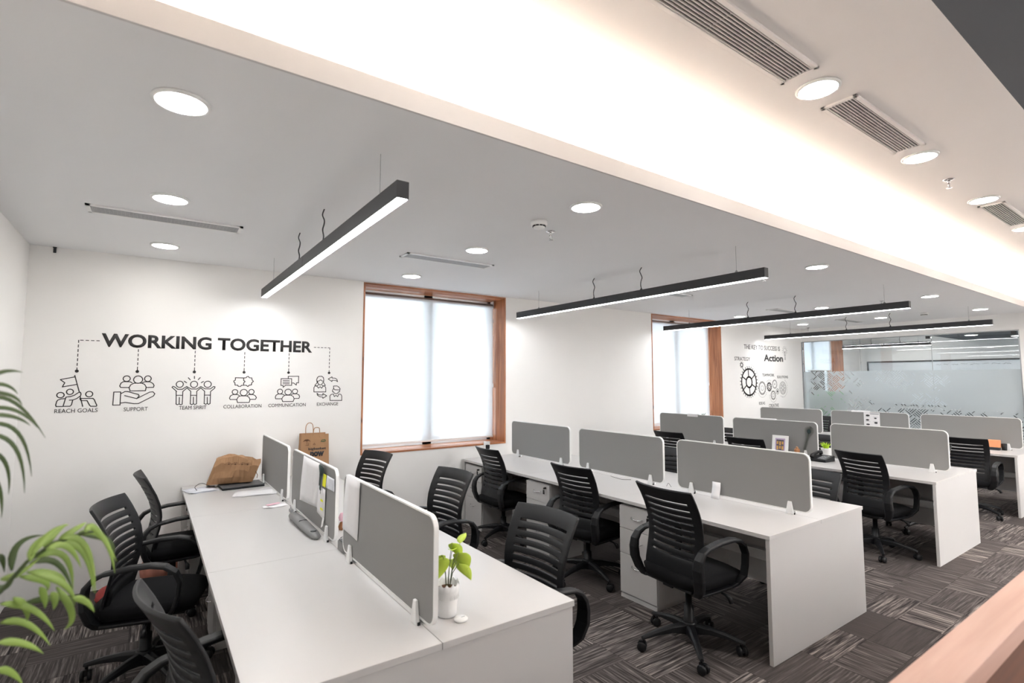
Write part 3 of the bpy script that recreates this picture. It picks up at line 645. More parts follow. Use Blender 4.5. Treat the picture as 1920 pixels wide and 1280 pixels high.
t = thing('garden_tree', 'dark rounded tree outside the meeting room window', 'tree', (17.4, 8.7, -0.2))
bm = bmesh.new(); bmesh.ops.create_icosphere(bm, subdivisions=3, radius=0.5)
for v in bm.verts:
    v.co *= 1 + random.uniform(-0.08, 0.08); v.co.z = v.co.z * 2.2 + 1.15 + 0.15; v.co.xy *= 0.45
obj('crown', bm, 'tree_dark', t, True)
bm = bmesh.new(); tube(bm, [(0, 0, -0.2), (0, 0, 0.5)], 0.07, 10); obj('trunk', bm, 'ink_brown', t)

# ------------------------------------------------------------------ wall lettering
yv = YW - 0.0005
r = thing('wall_lettering', 'large dark WORKING TOGETHER lettering on the window wall', 'wall sign', (0, 0, 0))
lettering('heading', 'WORKING TOGETHER', -0.338, 1.326, 1.948, 2.062, yv, r, bold=0.030)
CAP = {'reach': ('REACH GOALS', -0.601, -0.336, -0.481), 'support': ('SUPPORT', -0.166, -0.002, -0.088), 'team': ('TEAM SPIRIT', 0.221, 0.429, 0.324),
       'collab': ('COLLABORATION', 0.563, 0.879, 0.721), 'comm': ('COMMUNICATION', 0.939, 1.279, 1.111), 'exch': ('EXCHANGE', 1.387, 1.598, 1.499)}
DESC = {'reach': 'three figures raising a flag', 'support': 'an open hand holding three figures', 'team': 'three figures with linked raised arms',
        'collab': 'three figures under two jigsaw pieces', 'comm': 'three figures under speech bubbles', 'exch': 'two figures with exchange arrows'}
for k, (txt, x0, x1, dx) in CAP.items():
    r = thing('wall_icon_sticker', 'black line sticker of %s, captioned %s' % (DESC[k], txt), 'wall sticker', (0, 0, 0), 0, 'captioned icon stickers below the heading')
    bm = bmesh.new(); strokes(bm, ICONS[k], 0.0068, yv); obj('pictogram', bm, 'vinyl', r)
    lettering('caption', txt, x0, x1, 1.417, 1.449, yv, r, bold=0.0)
    bm = bmesh.new(); L = []
    if k == 'reach':
        L += [[(-0.338 - 0.034 * i - 0.012, 1.997), (-0.338 - 0.034 * i - 0.030, 1.997)] for i in range(4)]
        top = 1.997
    elif k == 'exch':
        L += [[(1.345 + 0.034 * i, 2.004), (1.363 + 0.034 * i, 2.004)] for i in range(5)]
        top = 2.004
    else: top = 1.935
    z = top
    while z > 1.785:
        L.append([(dx, z), (dx, z - 0.02)]); z -= 0.037
    L.append([(dx, 1.775), (dx, 1.75)])
    strokes(bm, L, 0.0058, yv); disc(bm, dx, 1.748, 0.0125, yv); obj('dotted_line', bm, 'vinyl', r)

# gear decal
r = thing('wall_lettering', 'black THE KEY TO SUCCESS IS Action lettering beside the glass partition', 'wall sign', (0, 0, 0))
lettering('heading', 'THE KEY TO SUCCESS IS', 9.064, 10.344, 2.252, 2.338, yv, r, bold=0.006)
lettering('action_word', 'Action', 9.738, 10.451, 2.035, 2.170, yv, r, bold=0.03)
bm = bmesh.new(); cx, cz = 10.535, 2.255
strokes(bm, [[(cx + 0.062 * math.sin(a), cz + 0.06 * math.cos(a)) for a in [math.radians(-145 + 290 * k / 16) for k in range(17)]], [(cx - 0.036, cz - 0.05), (cx - 0.024, cz - 0.105)], [(cx + 0.036, cz - 0.05), (cx + 0.024, cz - 0.105)]], 0.005, yv)
strokes(bm, [[(cx, cz - 0.10), (cx, cz - 0.03)], [(cx, cz - 0.03), (cx - 0.018, cz - 0.01)], [(cx, cz - 0.03), (cx + 0.018, cz - 0.01)]], 0.012, yv)
strokes(bm, [[(cx - 0.022, cz - 0.115 - 0.018 * k), (cx + 0.022, cz - 0.12 - 0.018 * k)] for k in range(4)], 0.007, yv)
for k in range(9):
    a = math.radians(-110 + 27.5 * k); strokes(bm, [[(cx + 0.085 * math.sin(a), cz + 0.085 * math.cos(a)), (cx + 0.1 * math.sin(a), cz + 0.1 * math.cos(a))]], 0.006, yv)
obj('light_bulb_drawing', bm, 'vinyl', r)
def circ(cx, cz, rad, n=40): return [(cx + rad * math.cos(2 * PI * k / n), cz + rad * math.sin(2 * PI * k / n)) for k in range(n + 1)]
def gear(bm, cx, cz, rad, w_, teeth, tl, tw, hub=0, hubw=0, spokes=0, sw=0, a0=0):
    strokes(bm, [circ(cx, cz, rad - w_ / 2)], w_, yv)
    for k in range(teeth):
        a = 2 * PI * k / teeth + a0; strokes(bm, [[(cx + rad * 0.98 * math.cos(a), cz + rad * 0.98 * math.sin(a)), (cx + (rad + tl) * math.cos(a), cz + (rad + tl) * math.sin(a))]], tw, yv)
    if hub: strokes(bm, [circ(cx, cz, hub)], hubw, yv)
    for k in range(spokes):
        a = 2 * PI * k / spokes + a0; strokes(bm, [[(cx + hub * math.cos(a), cz + hub * math.sin(a)), (cx + (rad - w_ / 2) * math.cos(a), cz + (rad - w_ / 2) * math.sin(a))]], sw, yv)
def dots(bm, cx, cz, rad, a0, a1, n, s):
    for k in range(n):
        a = math.radians(a0 + (a1 - a0) * k / (n - 1)); disc(bm, cx + rad * math.cos(a), cz + rad * math.sin(a), s, yv, seg=8)
GT = []
def gthing(label, cap, box_, fn, bold=0.0):
    r = thing('gear_sticker', label, 'wall sticker', (0, 0, 0), 0, 'gear stickers on the wall by the glass partition'); GT[:] = [r]
    bm = bmesh.new(); fn(bm); obj('gear_drawing', bm, 'vinyl', r)
    if cap: lettering('caption', cap, *box_, yv, r, bold=bold)
def g1(bm):
    gear(bm, 9.197, 1.632, 0.262, 0.032, 28, 0.034, 0.014, 0.098, 0.032, 6, 0.024, math.radians(30 + 5))
    b2 = bmesh.new(); gear(b2, 8.968, 1.951, 0.040, 0.014, 9, 0.018, 0.013); strokes(b2, [[(8.985, 1.90), (9.03, 1.845)]], 0.009, yv); obj('small_gear_drawing', b2, 'vinyl', GT[0])
    dots(bm, 9.197, 1.632, 0.34, 5, 72, 13, 0.005)
gthing('big black six-spoked gear sticker captioned STRATEGY with a small gear above', 'STRATEGY', (8.742, 9.253, 2.030, 2.098), g1, 0.0)
def g2(bm):
    gear(bm, 9.643, 1.517, 0.118, 0.010, 22, 0.012, 0.012, 0.045, 0.005); strokes(bm, [circ(9.643, 1.517, 0.098)], 0.004, yv)
    dots(bm, 9.643, 1.517, 0.175, 215, 330, 10, 0.006); strokes(bm, [[(9.49, 1.52), (9.515, 1.52)]], 0.012, yv)
gthing('thin double-ringed gear sticker captioned IDEAS', 'IDEAS', (9.514, 9.722, 1.204, 1.257), g2)
def g3(bm):
    gear(bm, 9.898, 1.540, 0.082, 0.020, 14, 0.012, 0.014, 0.035, 0.01, 7, 0.012); dots(bm, 9.898, 1.54, 0.13, 60, 130, 6, 0.006)
gthing('small thick gear sticker captioned TEAMWORK', 'TEAMWORK', (9.660, 10.093, 1.742, 1.795), g3)
def g4(bm): gear(bm, 10.101, 1.591, 0.080, 0.010, 16, 0.006, 0.012); disc(bm, 10.101, 1.591, 0.013, yv)
gthing('thin gear sticker with a centre dot right of the thick small gear', None, None, g4)
def g5(bm):
    gear(bm, 10.034, 1.375, 0.080, 0.012, 16, 0.009, 0.014, 0.036, 0.005); dots(bm, 10.034, 1.375, 0.135, 180, 330, 12, 0.006)
gthing('gear sticker captioned CREATIVE, lowest of the gears', 'CREATIVE', (9.866, 10.219, 1.143, 1.208), g5)
def g6(bm): gear(bm, 10.197, 1.447, 0.052, 0.006, 14, 0.004, 0.008); disc(bm, 10.197, 1.447, 0.024, yv)
gthing('tiny gear sticker with a solid black centre', None, None, g6)
def g7(bm):
    gear(bm, 10.403, 1.513, 0.125, 0.008, 0, 0, 0, 0.03, 0.006, 6, 0.005)
    for k in range(6):
        a = PI / 6 + k * PI / 3; strokes(bm, [circ(10.403 + 0.072 * math.cos(a), 1.513 + 0.072 * math.sin(a), 0.026, 14)], 0.004, yv)
    dots(bm, 10.403, 1.513, 0.18, -120, 60, 17, 0.006)
gthing('large thin gear sticker captioned SOLUTIONS, rightmost of the gears', 'SOLUTIONS', (10.201, 10.615, 1.707, 1.757), g7)

# ------------------------------------------------------------------ benches
YN, YF = 1.70, 5.385
JO = [1.70, 2.943, 4.17, 5.385]
def bench(x0, x1, label):
    xc = (x0 + x1) / 2
    r = thing('bench_desk', label, 'desk', (xc, YN, 0), 0, 'white bench desks'); W = (x1 - x0) / 2
    for a, b in zip(JO, JO[1:]):
        for s in (-1, 1):
            xa, xb = sorted((s * 0.001, s * W))
            obj('desktop', B(xa, xb, a - YN + 0.0008, b - YN - 0.0008, 0.725, 0.75), 'white_laminate', r, bevel=0.0012)
    obj('end_panel', B(-W + 0.006, W - 0.006, 0.006, 0.031, 0.0, 0.7245), 'white_laminate', r, bevel=0.0012)
    obj('end_panel', B(-W + 0.006, W - 0.006, YF - YN - 0.031, YF - YN - 0.006, 0.0, 0.7245), 'white_laminate', r, bevel=0.0012)
    for j in JO[1:3]:
        obj('support_panel', B(-W + 0.14, W - 0.14, j - YN - 0.012, j - YN + 0.012, 0.0, 0.7245), 'white_laminate', r, bevel=0.0012)
    for a, b in zip(JO, JO[1:]):
        a2 = a - YN + (0.031 if a == JO[0] else 0.012); b2 = b - YN - (0.031 if b == JO[-1] else 0.012)
        obj('modesty_panel', B(-0.012, 0.012, a2, b2, 0.22, 0.7245), 'white_laminate', r)
        for s in (-1, 1):
            xa, xb = sorted((s * 0.012, s * 0.075)); obj('cable_tray', B(xa, xb, a2, b2, 0.40, 0.47), 'white_plastic', r, bevel=0.004)
    return r
BX = [(0.267, 1.513), (3.06, 4.345), (5.89, 7.105), (8.74, 9.96)]
BN = ['left', 'second', 'third', 'far']
bench(*BX[0], 'long white bench desk nearest the camera, below the first pendant')
bench(*BX[1], 'long white bench desk in the middle, with a paper card on its screen')
bench(*BX[2], 'third white bench desk carrying a black desk phone')
bench(*BX[3], 'farthest white bench desk in front of the glass partition')

# divider screens
sc_out = rrect(-0.542, 0.542, 0.0, 0.402, 0.05); sc_in = rrect(-0.535, 0.535, 0.007, 0.395, 0.044)
def make_screen():
    r = thing('desk_screen', '', 'desk divider', (0, 0, 0), 0, 'grey desk divider screens')
    bm = bmesh.new(); prism(bm, sc_in, -0.0075, 0.0075); obj('fabric_panel', bm, 'screen_fabric', r)
    bm = bmesh.new(); ring_prism(bm, sc_out, sc_in, -0.0088, 0.0088); obj('edge_frame', bm, 'white_plastic', r)
    for y in (-0.40, 0.40):
        bm = bmesh.new()
        for s in (-1, 1):
            a, b = sorted((s * 0.0092, s * 0.0265))
            vs = box(bm, a, b, y - 0.028, y + 0.028, -0.0235, 0.062)
            for v in vs:
                if v.co.z > 0: v.co.y = y + (v.co.y - y) * 0.45
                if v.co.z > 0 and abs(v.co.x) > 0.02: v.co.x = s * 0.021
        obj('clamp', bm, 'clamp_plastic', r, bevel=0.003)
        obj('clamp_knob', B(-0.020, -0.0092, y - 0.033, y - 0.0285, -0.0235, -0.012), 'black_plastic', r)
    return r
YS3 = [2.297, 3.522, 4.745]
where = ['at the near end of', 'in the middle of', 'at the window end of']
sproto = make_screen()
for i, (x0, x1) in enumerate(BX):
    for k in range(3):
        o = sproto if (i, k) == (0, 0) else copy_tree(sproto)
        o.location = ((x0 + x1) / 2 + (0.001 if i else 0.0), YS3[k], 0.774)
        o['label'] = 'grey desk screen with white edging %s the %s bench' % (where[k], BN[i])

# pedestals
def make_pedestal():
    """front faces -x, at local x=0; base at floor"""
    r = thing('drawer_pedestal', '', 'drawer unit', (0, 0, 0), 0, 'white drawer pedestals')
    w_, d, h = 0.18, 0.42, 0.7
    obj('carcass', B(0.018, d, -w_, w_, 0.03, h), 'white_laminate', r, bevel=0.002)
    obj('plinth', B(0.004, d - 0.02, -w_ + 0.004, w_ - 0.004, 0.0, 0.03), 'white_laminate', r)
    for z0, z1 in ((0.04, 0.335), (0.339, 0.525), (0.529, 0.697)):
        f = obj('drawer', B(0.0, 0.0178, -w_ + 0.003, w_ - 0.003, z0, z1), 'white_laminate', r, bevel=0.0015)
        bm = bmesh.new(); zc = z0 + (z1 - z0) * (0.72 if z0 < 0.3 else 0.52)
        tube(bm, [(-0.001, 0.055, zc + 0.008), (-0.016, 0.045, zc + 0.004), (-0.024, 0.02, zc), (-0.026, 0, zc - 0.001), (-0.024, -0.02, zc), (-0.016, -0.045, zc + 0.004), (-0.001, -0.055, zc + 0.008)], 0.004, 8)
        obj('handle', bm, 'chrome', f)
    bm = bmesh.new(); tube(bm, [(-0.001, -0.125, 0.668), (-0.014, -0.125, 0.668)], 0.009, 12); obj('lock', bm, 'black_plastic', r)
    bm = bmesh.new(); box(bm, -0.03, -0.0145, -0.127, -0.123, 0.66, 0.676); box(bm, -0.028, -0.022, -0.135, -0.115, 0.615, 0.655); obj('key', bm, 'black_plastic', r, bevel=0.001)
    return r
pp = make_pedestal(); first = True
PL = [(BX[1][0] + 0.02, 2.745, 0, 'white drawer pedestal under the second bench, nearest, with three chrome handles'), (BX[1][0] + 0.02, 3.975, 0, 'white drawer pedestal with key under the middle of the second bench'),
      (BX[1][0] + 0.02, 5.17, 0, 'white drawer pedestal with key beside the window wall, at the second bench'),
      (BX[2][0] + 0.02, 2.745, 0, 'white drawer pedestal under the third bench behind the chair'), (BX[3][0] + 0.02, 2.745, 0, 'white drawer pedestal under the far bench'),
      (BX[0][0] + 0.12, 3.972, 0, 'white drawer pedestal under the left bench, behind the middle left chair'), (BX[0][0] + 0.05, 5.17, 0, 'white drawer pedestal under the left bench, against the window wall')]
for x, y, a, lab in PL:
    o = pp if first else copy_tree(pp); first = False
    o.location = (x, y, 0); o.rotation_euler.z = a; o['label'] = lab

# ------------------------------------------------------------------ office chair (faces +x)
def arc_leg(bm, a):
    M = Matrix.Rotation(a, 4, 'Z'); vs = []
    st = [(0.03, 0.028, 0.085, 0.150), (0.12, 0.024, 0.100, 0.142), (0.22, 0.019, 0.092, 0.122), (0.30, 0.015, 0.075, 0.098), (0.325, 0.011, 0.072, 0.090)]
    rings = []
    for x, hw, z0, z1 in st:
        rings.append([bm.verts.new(M @ Vector(p)) for p in ((x, -hw, z0), (x, hw, z0), (x, hw * 0.95, z1 - 0.012), (x, hw * 0.45, z1), (x, -hw * 0.45, z1), (x, -hw * 0.95, z1 - 0.012))])
    for A, C in zip(rings, rings[1:]):
        for k in range(6): bm.faces.new((A[k], A[(k + 1) % 6], C[(k + 1) % 6], C[k]))
    bm.faces.new(rings[0][::-1]); bm.faces.new(rings[-1])
def make_chair():
    r = thing('office_chair', '', 'chair', (0, 0, 0), 0, 'black mesh office chairs')
    up = []
    # seat cushion
    bm = bmesh.new(); N = 12
    def se(u, v, top):
        x = 0.035 + 0.245 * u; y = 0.235 * v
        e = 1 - max(abs(u), abs(v)) ** 6 * 0.06
        z = (0.505 + 0.014 * (1 - u * u) * (1 - v * v) - 0.016 * max(0, u) ** 3 - 0.016 * max(abs(u), abs(v)) ** 8) if top else 0.432
        rr = (abs(u) ** 5 + abs(v) ** 5) ** 0.2
        m_ = max(abs(u), abs(v)); k = m_ / rr if rr > 1e-6 else 1
        return (0.035 + 0.25 * u * k, 0.236 * v * k, z)
    T = [[bm.verts.new(se(-1 + 2 * i / N, -1 + 2 * j / N, True)) for j in range(N + 1)] for i in range(N + 1)]
    Bt = [[bm.verts.new(se(-0.95 + 1.9 * i / N, -0.95 + 1.9 * j / N, False)) for j in range(N + 1)] for i in range(N + 1)]
    for i in range(N):
        for j in range(N):
            bm.faces.new((T[i][j], T[i + 1][j], T[i + 1][j + 1], T[i][j + 1])); bm.faces.new((Bt[i][j], Bt[i][j + 1], Bt[i + 1][j + 1], Bt[i + 1][j]))
    for i in range(N):
        bm.faces.new((T[i][0], Bt[i][0], Bt[i + 1][0], T[i + 1][0])); bm.faces.new((T[i][N], T[i + 1][N], Bt[i + 1][N], Bt[i][N]))
        bm.faces.new((T[0][i], T[0][i + 1], Bt[0][i + 1], Bt[0][i])); bm.faces.new((T[N][i], Bt[N][i], Bt[N][i + 1], T[N][i + 1]))
    up.append(obj('seat', bm, 'black_fabric', r, True))
    up.append(obj('seat_pan', B(-0.19, 0.23, -0.19, 0.19, 0.412, 0.4315), 'black_plastic', r, bevel=0.008))
    # backrest: slotted shell
    prof = [(0.0, -0.172, 0.440), (0.10, -0.170, 0.51), (0.22, -0.156, 0.585), (0.36, -0.142, 0.665), (0.50, -0.144, 0.74), (0.64, -0.163, 0.815), (0.78, -0.194, 0.885), (0.90, -0.229, 0.955), (1.0, -0.265, 1.012)]
    def P(t):
        for (a, x0, z0), (b, x1, z1) in zip(prof, prof[1:]):
            if t <= b + 1e-9:
                s = (t - a) / (b - a); return x0 + (x1 - x0) * s, z0 + (z1 - z0) * s
        return prof[-1][1:]
    def S(t, u, off=0.0):
        x, z = P(t); hw = 0.212 + 0.020 * t - 0.004 * max(0, t - 0.97) / 0.03
        bow = 0.050 * u * u * (0.35 + 0.65 * min(1, t * 1.3))
        return Vector((x + bow + off, hw * u, z))
    ts = [0.0, 0.06, 0.12, 0.185]; slots = []
    t0 = 0.225
    for k in range(9):
        ts += [t0, t0 + 0.021]; slots.append(len(ts) - 2); t0 += 0.078
    ts += [0.95, 0.98, 1.0]
    us = [-1, -0.93, -0.77] + [-0.77 + 1.54 * k / 12 for k in range(1, 12)] + [0.77, 0.93, 1]
    bm = bmesh.new(); G = [[bm.verts.new(S(t, u)) for u in us] for t in ts]
    for i in range(len(ts) - 1):
        for j in range(len(us) - 1):
            if i in slots and 2 <= j <= len(us) - 4: continue
            bm.faces.new((G[i][j], G[i][j + 1], G[i + 1][j + 1], G[i + 1][j]))
    b = obj('backrest', bm, 'black_plastic', r, True); up.append(b)
    sd = b.modifiers.new('thickness', 'SOLIDIFY'); sd.thickness = 0.014; sd.offset = 0
    bv = b.modifiers.new('bevel', 'BEVEL'); bv.width = 0.003; bv.segments = 2; bv.limit_method = 'ANGLE'
    bm = bmesh.new(); tt = [0.20 + 0.74 * k / 12 for k in range(13)]; uu = [-0.86 + 1.72 * k / 10 for k in range(11)]
    G = [[bm.verts.new(S(t, u, 0.0)) for u in uu] for t in tt]
    for i in range(12):
        for j in range(10): bm.faces.new((G[i][j], G[i][j + 1], G[i + 1][j + 1], G[i + 1][j]))
    obj('mesh_fabric', bm, 'chair_mesh', b, True)
    # lumbar pad on the sitter's side
    bm = bmesh.new(); G = [[bm.verts.new(S(t, u, 0.02)) for u in [-0.9 + 1.8 * k / 8 for k in range(9)]] for t in (0.0, 0.05, 0.10, 0.15, 0.19)]
    for i in range(4):
        for j in range(8): bm.faces.new((G[i][j], G[i][j + 1], G[i + 1][j + 1], G[i + 1][j]))
    lp = obj('lumbar_pad', bm, 'black_fabric', b, True); sd = lp.modifiers.new('t', 'SOLIDIFY'); sd.thickness = 0.022; sd.offset = 0
    # armrests: one moulded loop each side
    path = [(-0.165, 0.415, 0.050, 0.034), (-0.185, 0.450, 0.058, 0.034), (-0.208, 0.52, 0.062, 0.034), (-0.214, 0.58, 0.060, 0.032), (-0.205, 0.630, 0.054, 0.028), (-0.175, 0.668, 0.048, 0.024),
            (-0.13, 0.690, 0.046, 0.020), (-0.02, 0.708, 0.048, 0.022), (0.08, 0.712, 0.050, 0.022), (0.145, 0.700, 0.050, 0.022), (0.195, 0.665, 0.046, 0.022), (0.218, 0.61, 0.042, 0.022),
            (0.212, 0.54, 0.040, 0.022), (0.195, 0.48, 0.040, 0.022), (0.165, 0.428, 0.040, 0.024), (0.12, 0.412, 0.040, 0.020), (-0.02, 0.408, 0.040, 0.018), (-0.15, 0.408, 0.044, 0.020)]
    for s in (-1, 1):
        bm = bmesh.new(); rings = []; n = len(path)
        for i, (x, z, wy_, th) in enumerate(path):
            xa, za = path[(i - 1) % n][:2]; xb, zb = path[(i + 1) % n][:2]
            t = Vector((xb - xa, 0, zb - za)).normalized(); nn = Vector((-t.z, 0, t.x))
            yc = s * (0.262 - 0.05 * max(0, (0.47 - z)) / 0.06)
            rings.append([bm.verts.new(Vector((x, yc, z)) + Vector((0, a * wy_ * 0.58, 0)) + nn * (b_ * th / 2)) for a, b_ in ((-1, -1), (1, -1), (1, 0.4), (0.7, 1), (-0.7, 1), (-1, 0.4))])
        for i in range(n):
            A, C = rings[i], rings[(i + 1) % n]
            for k in range(6): bm.faces.new((A[k], A[(k + 1) % 6], C[(k + 1) % 6], C[k]))
        a1, a2 = sorted((s * 0.12, s * 0.21)); box(bm, -0.10, -0.05, a1, a2, 0.400, 0.411); box(bm, 0.06, 0.11, a1, a2, 0.400, 0.411)
        o = obj('armrest', bm, 'black_plastic', r, False, bevel=0.004); up.append(o)
    bm = bmesh.new(); box(bm, -0.10, 0.10, -0.07, 0.07, 0.375, 0.4275); box(bm, -0.18, -0.10, -0.03, 0.03, 0.40, 0.42); box(bm, -0.185, -0.170, -0.04, 0.04, 0.40, 0.45)
    up.append(obj('tilt_mechanism', bm, 'black_plastic', r, bevel=0.006))
    bm = bmesh.new(); tube(bm, [(0.04, -0.06, 0.40), (0.05, -0.16, 0.395), (0.055, -0.235, 0.385), (0.06, -0.262, 0.372), (0.06, -0.272, 0.345)], [0.005, 0.005, 0.008, 0.015, 0.013], 10)
    up.append(obj('tilt_lever', bm, 'black_plastic', r))
    bm = bmesh.new(); lathe(bm, [(0, 0.10), (0.040, 0.10), (0.040, 0.155), (0.032, 0.165), (0.030, 0.255), (0.020, 0.257), (0.020, 0.376), (0, 0.376)], 20)
    obj('gas_column', bm, 'black_plastic', r)
    bm = bmesh.new()
    for k in range(5): arc_leg(bm, 2 * PI * k / 5 + 0.3)
    lathe(bm, [(0, 0.082), (0.045, 0.082), (0.048, 0.15), (0.041, 0.158), (0, 0.158)], 20)
    sb = obj('star_base', bm, 'black_plastic', r, bevel=0.003)
    for k in range(5):
        a = 2 * PI * k / 5 + 0.3; bm = bmesh.new()
        M = Matrix.Translation((0.31 * math.cos(a), 0.31 * math.sin(a), 0)) @ Matrix.Rotation(a + (k * 1.3), 4, 'Z')
        vs = []
        for y in (-0.017, 0.017):
            n0 = len(bm.verts)
            v = lathe(bm, [(0, -0.009), (0.026, -0.009), (0.029, -0.004), (0.029, 0.004), (0.026, 0.009), (0, 0.009)], 18)
            bmesh.ops.transform(bm, matrix=M @ Matrix.Translation((-0.012, y, 0.029)) @ Matrix.Rotation(PI / 2, 4, 'X'), verts=v)
        box(bm, -0.028, 0.012, -0.0075, 0.0075, 0.028, 0.062, M)
        v = lathe(bm, [(0, 0.05), (0.008, 0.05), (0.008, 0.088), (0, 0.088)], 10); bmesh.ops.transform(bm, matrix=M, verts=v)
        obj('caster', bm, 'black_plastic', sb)
    return r
cproto = make_chair()
UP = ('seat', 'backrest', 'armrest', 'tilt')
CH = [ # x, y, heading, height change, base turn, label
 (2.87, 2.14, -5, 0.0, 'nearest office chair at the front corner of the second bench'),
 (3.13, 3.34, 5, -0.05, 'office chair with slatted back at the middle of the second bench, left side'),
 (3.15, 4.66, -1, -0.05, 'office chair at the second bench closest to the first window'),
 (5.88, 2.20, -12, -0.035, 'office chair at the near corner of the third bench, beside the phone'),
 (8.52, 2.11, 3, -0.05, 'office chair at the near corner of the far bench, by an orange box'),
 (5.96, 4.56, 2, -0.03, 'office chair half hidden behind screens, in front of the second window'),
 (5.95, 3.46, 2, -0.012, 'office chair showing behind the second bench screen, left of the photo frame'),
 (1.635, 4.84, 194, -0.03, 'office chair below the left corner of the first window'),
 (1.76, 3.56, 187, -0.03, 'office chair in the middle of the right side of the left bench'),
 (1.57, 2.20, 186, -0.03, 'office chair at the near right corner of the left bench, by the potted plant'),
 (0.20, 4.72, 4, -0.02, 'office chair on the left side of the left bench, closest to the wall lettering'),
 (0.045, 3.70, -16, -0.02, 'office chair turned slightly at the middle left of the left bench'),
 (0.26, 2.08, 13, -0.02, 'office chair at the bottom left of the picture, nearest the palm'),
 (4.27, 2.12, 180, -0.07, 'office chair on the right side of the second bench, near end'),
 (4.28, 3.40, 184, -0.05, 'office chair on the right side of the second bench, seen between two screens'),
 (7.06, 4.60, 180, -0.07, 'office chair behind the third bench, window end'),
 (7.10, 3.32, 178, -0.06, 'office chair behind the third bench, behind the lime plant'),
 (7.10, 2.20, 172, -0.05, 'office chair behind the near end of the third bench'),
 (9.95, 4.62, 180, -0.0, 'office chair behind the far bench, seen between its screens'),
]
for i, (x, y, a, dz, lab) in enumerate(CH):
    o = cproto if i == 0 else copy_tree(cproto)
    o.location = (x, y, 0); o.rotation_euler.z = math.radians(a); o['label'] = 'black ' + lab
    for c in [k for k in bpy.data.objects if k.parent == o]:
        if c.name.split('.')[0] in ('seat', 'seat_pan', 'backrest', 'armrest', 'tilt_mechanism', 'tilt_lever'): c.location.z = dz
        if c.name.startswith('gas_column'): c.scale.z = 1 + dz * 2.4
        if c.name.startswith('star_base'): c.rotation_euler.z = (0.0 if i == 0 else 0.35 * i)

# ------------------------------------------------------------------ things on the left bench
ZT = 0.7505
def quad_sheet(name, pts, mat, parent=None, th=0.0005):
    """pts: 4 corners (tl, tr, br, bl)"""
    bm = bmesh.new(); a, b, c, d = [Vector(p) for p in pts]
    G = [[(a.lerp(d, i / 4)).lerp(b.lerp(c, i / 4), j / 4) for j in range(5)] for i in range(5)]
    sheet(bm, G, th=th); return obj(name, bm, mat, parent, True)
# closed laptop
r = thing('laptop', 'closed dark laptop under the crumpled brown paper bag', 'laptop', (0.695, 5.12, ZT), math.radians(3))
obj('base', B(-0.165, 0.165, -0.115, 0.115, 0.001, 0.014), 'black_plastic', r, bevel=0.004)
obj('lid', B(-0.165, 0.165, -0.115, 0.115, 0.0145, 0.022), 'laptop_grey', r, bevel=0.003)
# crumpled paper bag lying on its side
random.seed(11)
r = thing('paper_bag', 'crumpled brown paper bag lying on its side on the laptop', 'paper bag', (0.655, 5.19, ZT + 0.0235), math.radians(-6))
bm = bmesh.new(); n1, n2 = 20, 14
def bagp(u, v):
    # u along the bag (0..1), v around
    a = 2 * PI * v
    hx = 0.085 * (1 - 0.10 * u); hz = 0.122 * (1 - 0.45 * max(0, u - 0.45) - 0.12 * (1 - min(1, u * 6)))
    cx, cz = math.cos(a), math.sin(a); k = (abs(cx) ** 4 + abs(cz) ** 4) ** 0.25
    rnd = 0.006 * math.sin(7 * u + 5 * a) + 0.005 * math.sin(17 * u - 3 * a) + random.uniform(-0.003, 0.003)
    return Vector((-0.185 + 0.35 * u + 0.10 * (cz / k) * (0.35), (cx / k) * (hx + rnd), max(0.001, hz * (1 + cz / k) + rnd * (1 if cz > 0 else 0))))
G = [[bm.verts.new(bagp(i / n1, j / n2)) for j in range(n2)] for i in range(n1 + 1)]
for i in range(n1):
    for j in range(n2):
        f = bm.faces.new((G[i][j], G[i][(j + 1) % n2], G[i + 1][(j + 1) % n2], G[i + 1][j]))
bm.faces.new(G[0][::-1]); bm.faces.new(G[-1])
b = obj('bag_body', bm, 'kraft', r)
# printed drawing on the slanting top
bm = bmesh.new()
for c0 in (-0.055, -0.005, 0.045, 0.09):
    zc = 0.175 - 0.10 * (c0 + 0.055)
    for q in range(6):
        a_ = math.radians(15 + 30 * q); rr = random.uniform(0.022, 0.034)
        tube(bm, smooth([(c0, -0.0945, zc), (c0 + rr * 0.6 * math.cos(a_), -0.0945, zc + rr * 0.7 * math.sin(a_)), (c0 + rr * 1.1 * math.cos(a_), -0.0945, zc + rr * 0.6 * math.sin(a_))], 3), 0.0011, 4)
obj('printed_drawing', bm, 'ink_brown', r)
bm = bmesh.new(); tube(bm, [(0.155, -0.086, 0.10), (0.172, -0.082, 0.065), (0.168, -0.084, 0.04)], 0.003, 5); obj('fold_seam', bm, 'kraft_dark', r)
# newspapers and sheets
def papers(name, label, cat, x, y, z, n, w_, h_, rot, mat='paper', spread=12, group=None, seed=1):
    random.seed(seed)
    r = thing(name, label, cat, (x, y, z), math.radians(rot), group)
    for k in range(n):
        a = math.radians(random.uniform(-spread, spread)); M = Matrix.Translation((random.uniform(-.02, .02), random.uniform(-.02, .02), 0.0008 + 0.0022 * k)) @ Matrix.Rotation(a, 4, 'Z')
        bm = bmesh.new(); G = [[M @ Vector((-w_ / 2 + w_ * j / 5, h_ / 2 - h_ * i / 4, 0.0008 * math.sin(j * 1.3 + k) + (0.006 * (1 if (i == 0 and j > 3) else 0)))) for j in range(6)] for i in range(5)]
        sheet(bm, G, th=0.0004, n=Vector((0, 0, 1))); obj('sheet', bm, mat if k < n - 1 or mat != 'paper' else 'paper', r, True)
    return r
papers('newspaper_stack', 'folded newspapers beside the laptop at the wall end', 'newspaper', 0.385, 5.13, ZT, 4, 0.20, 0.20, 8, 'note_white', 14, seed=2)
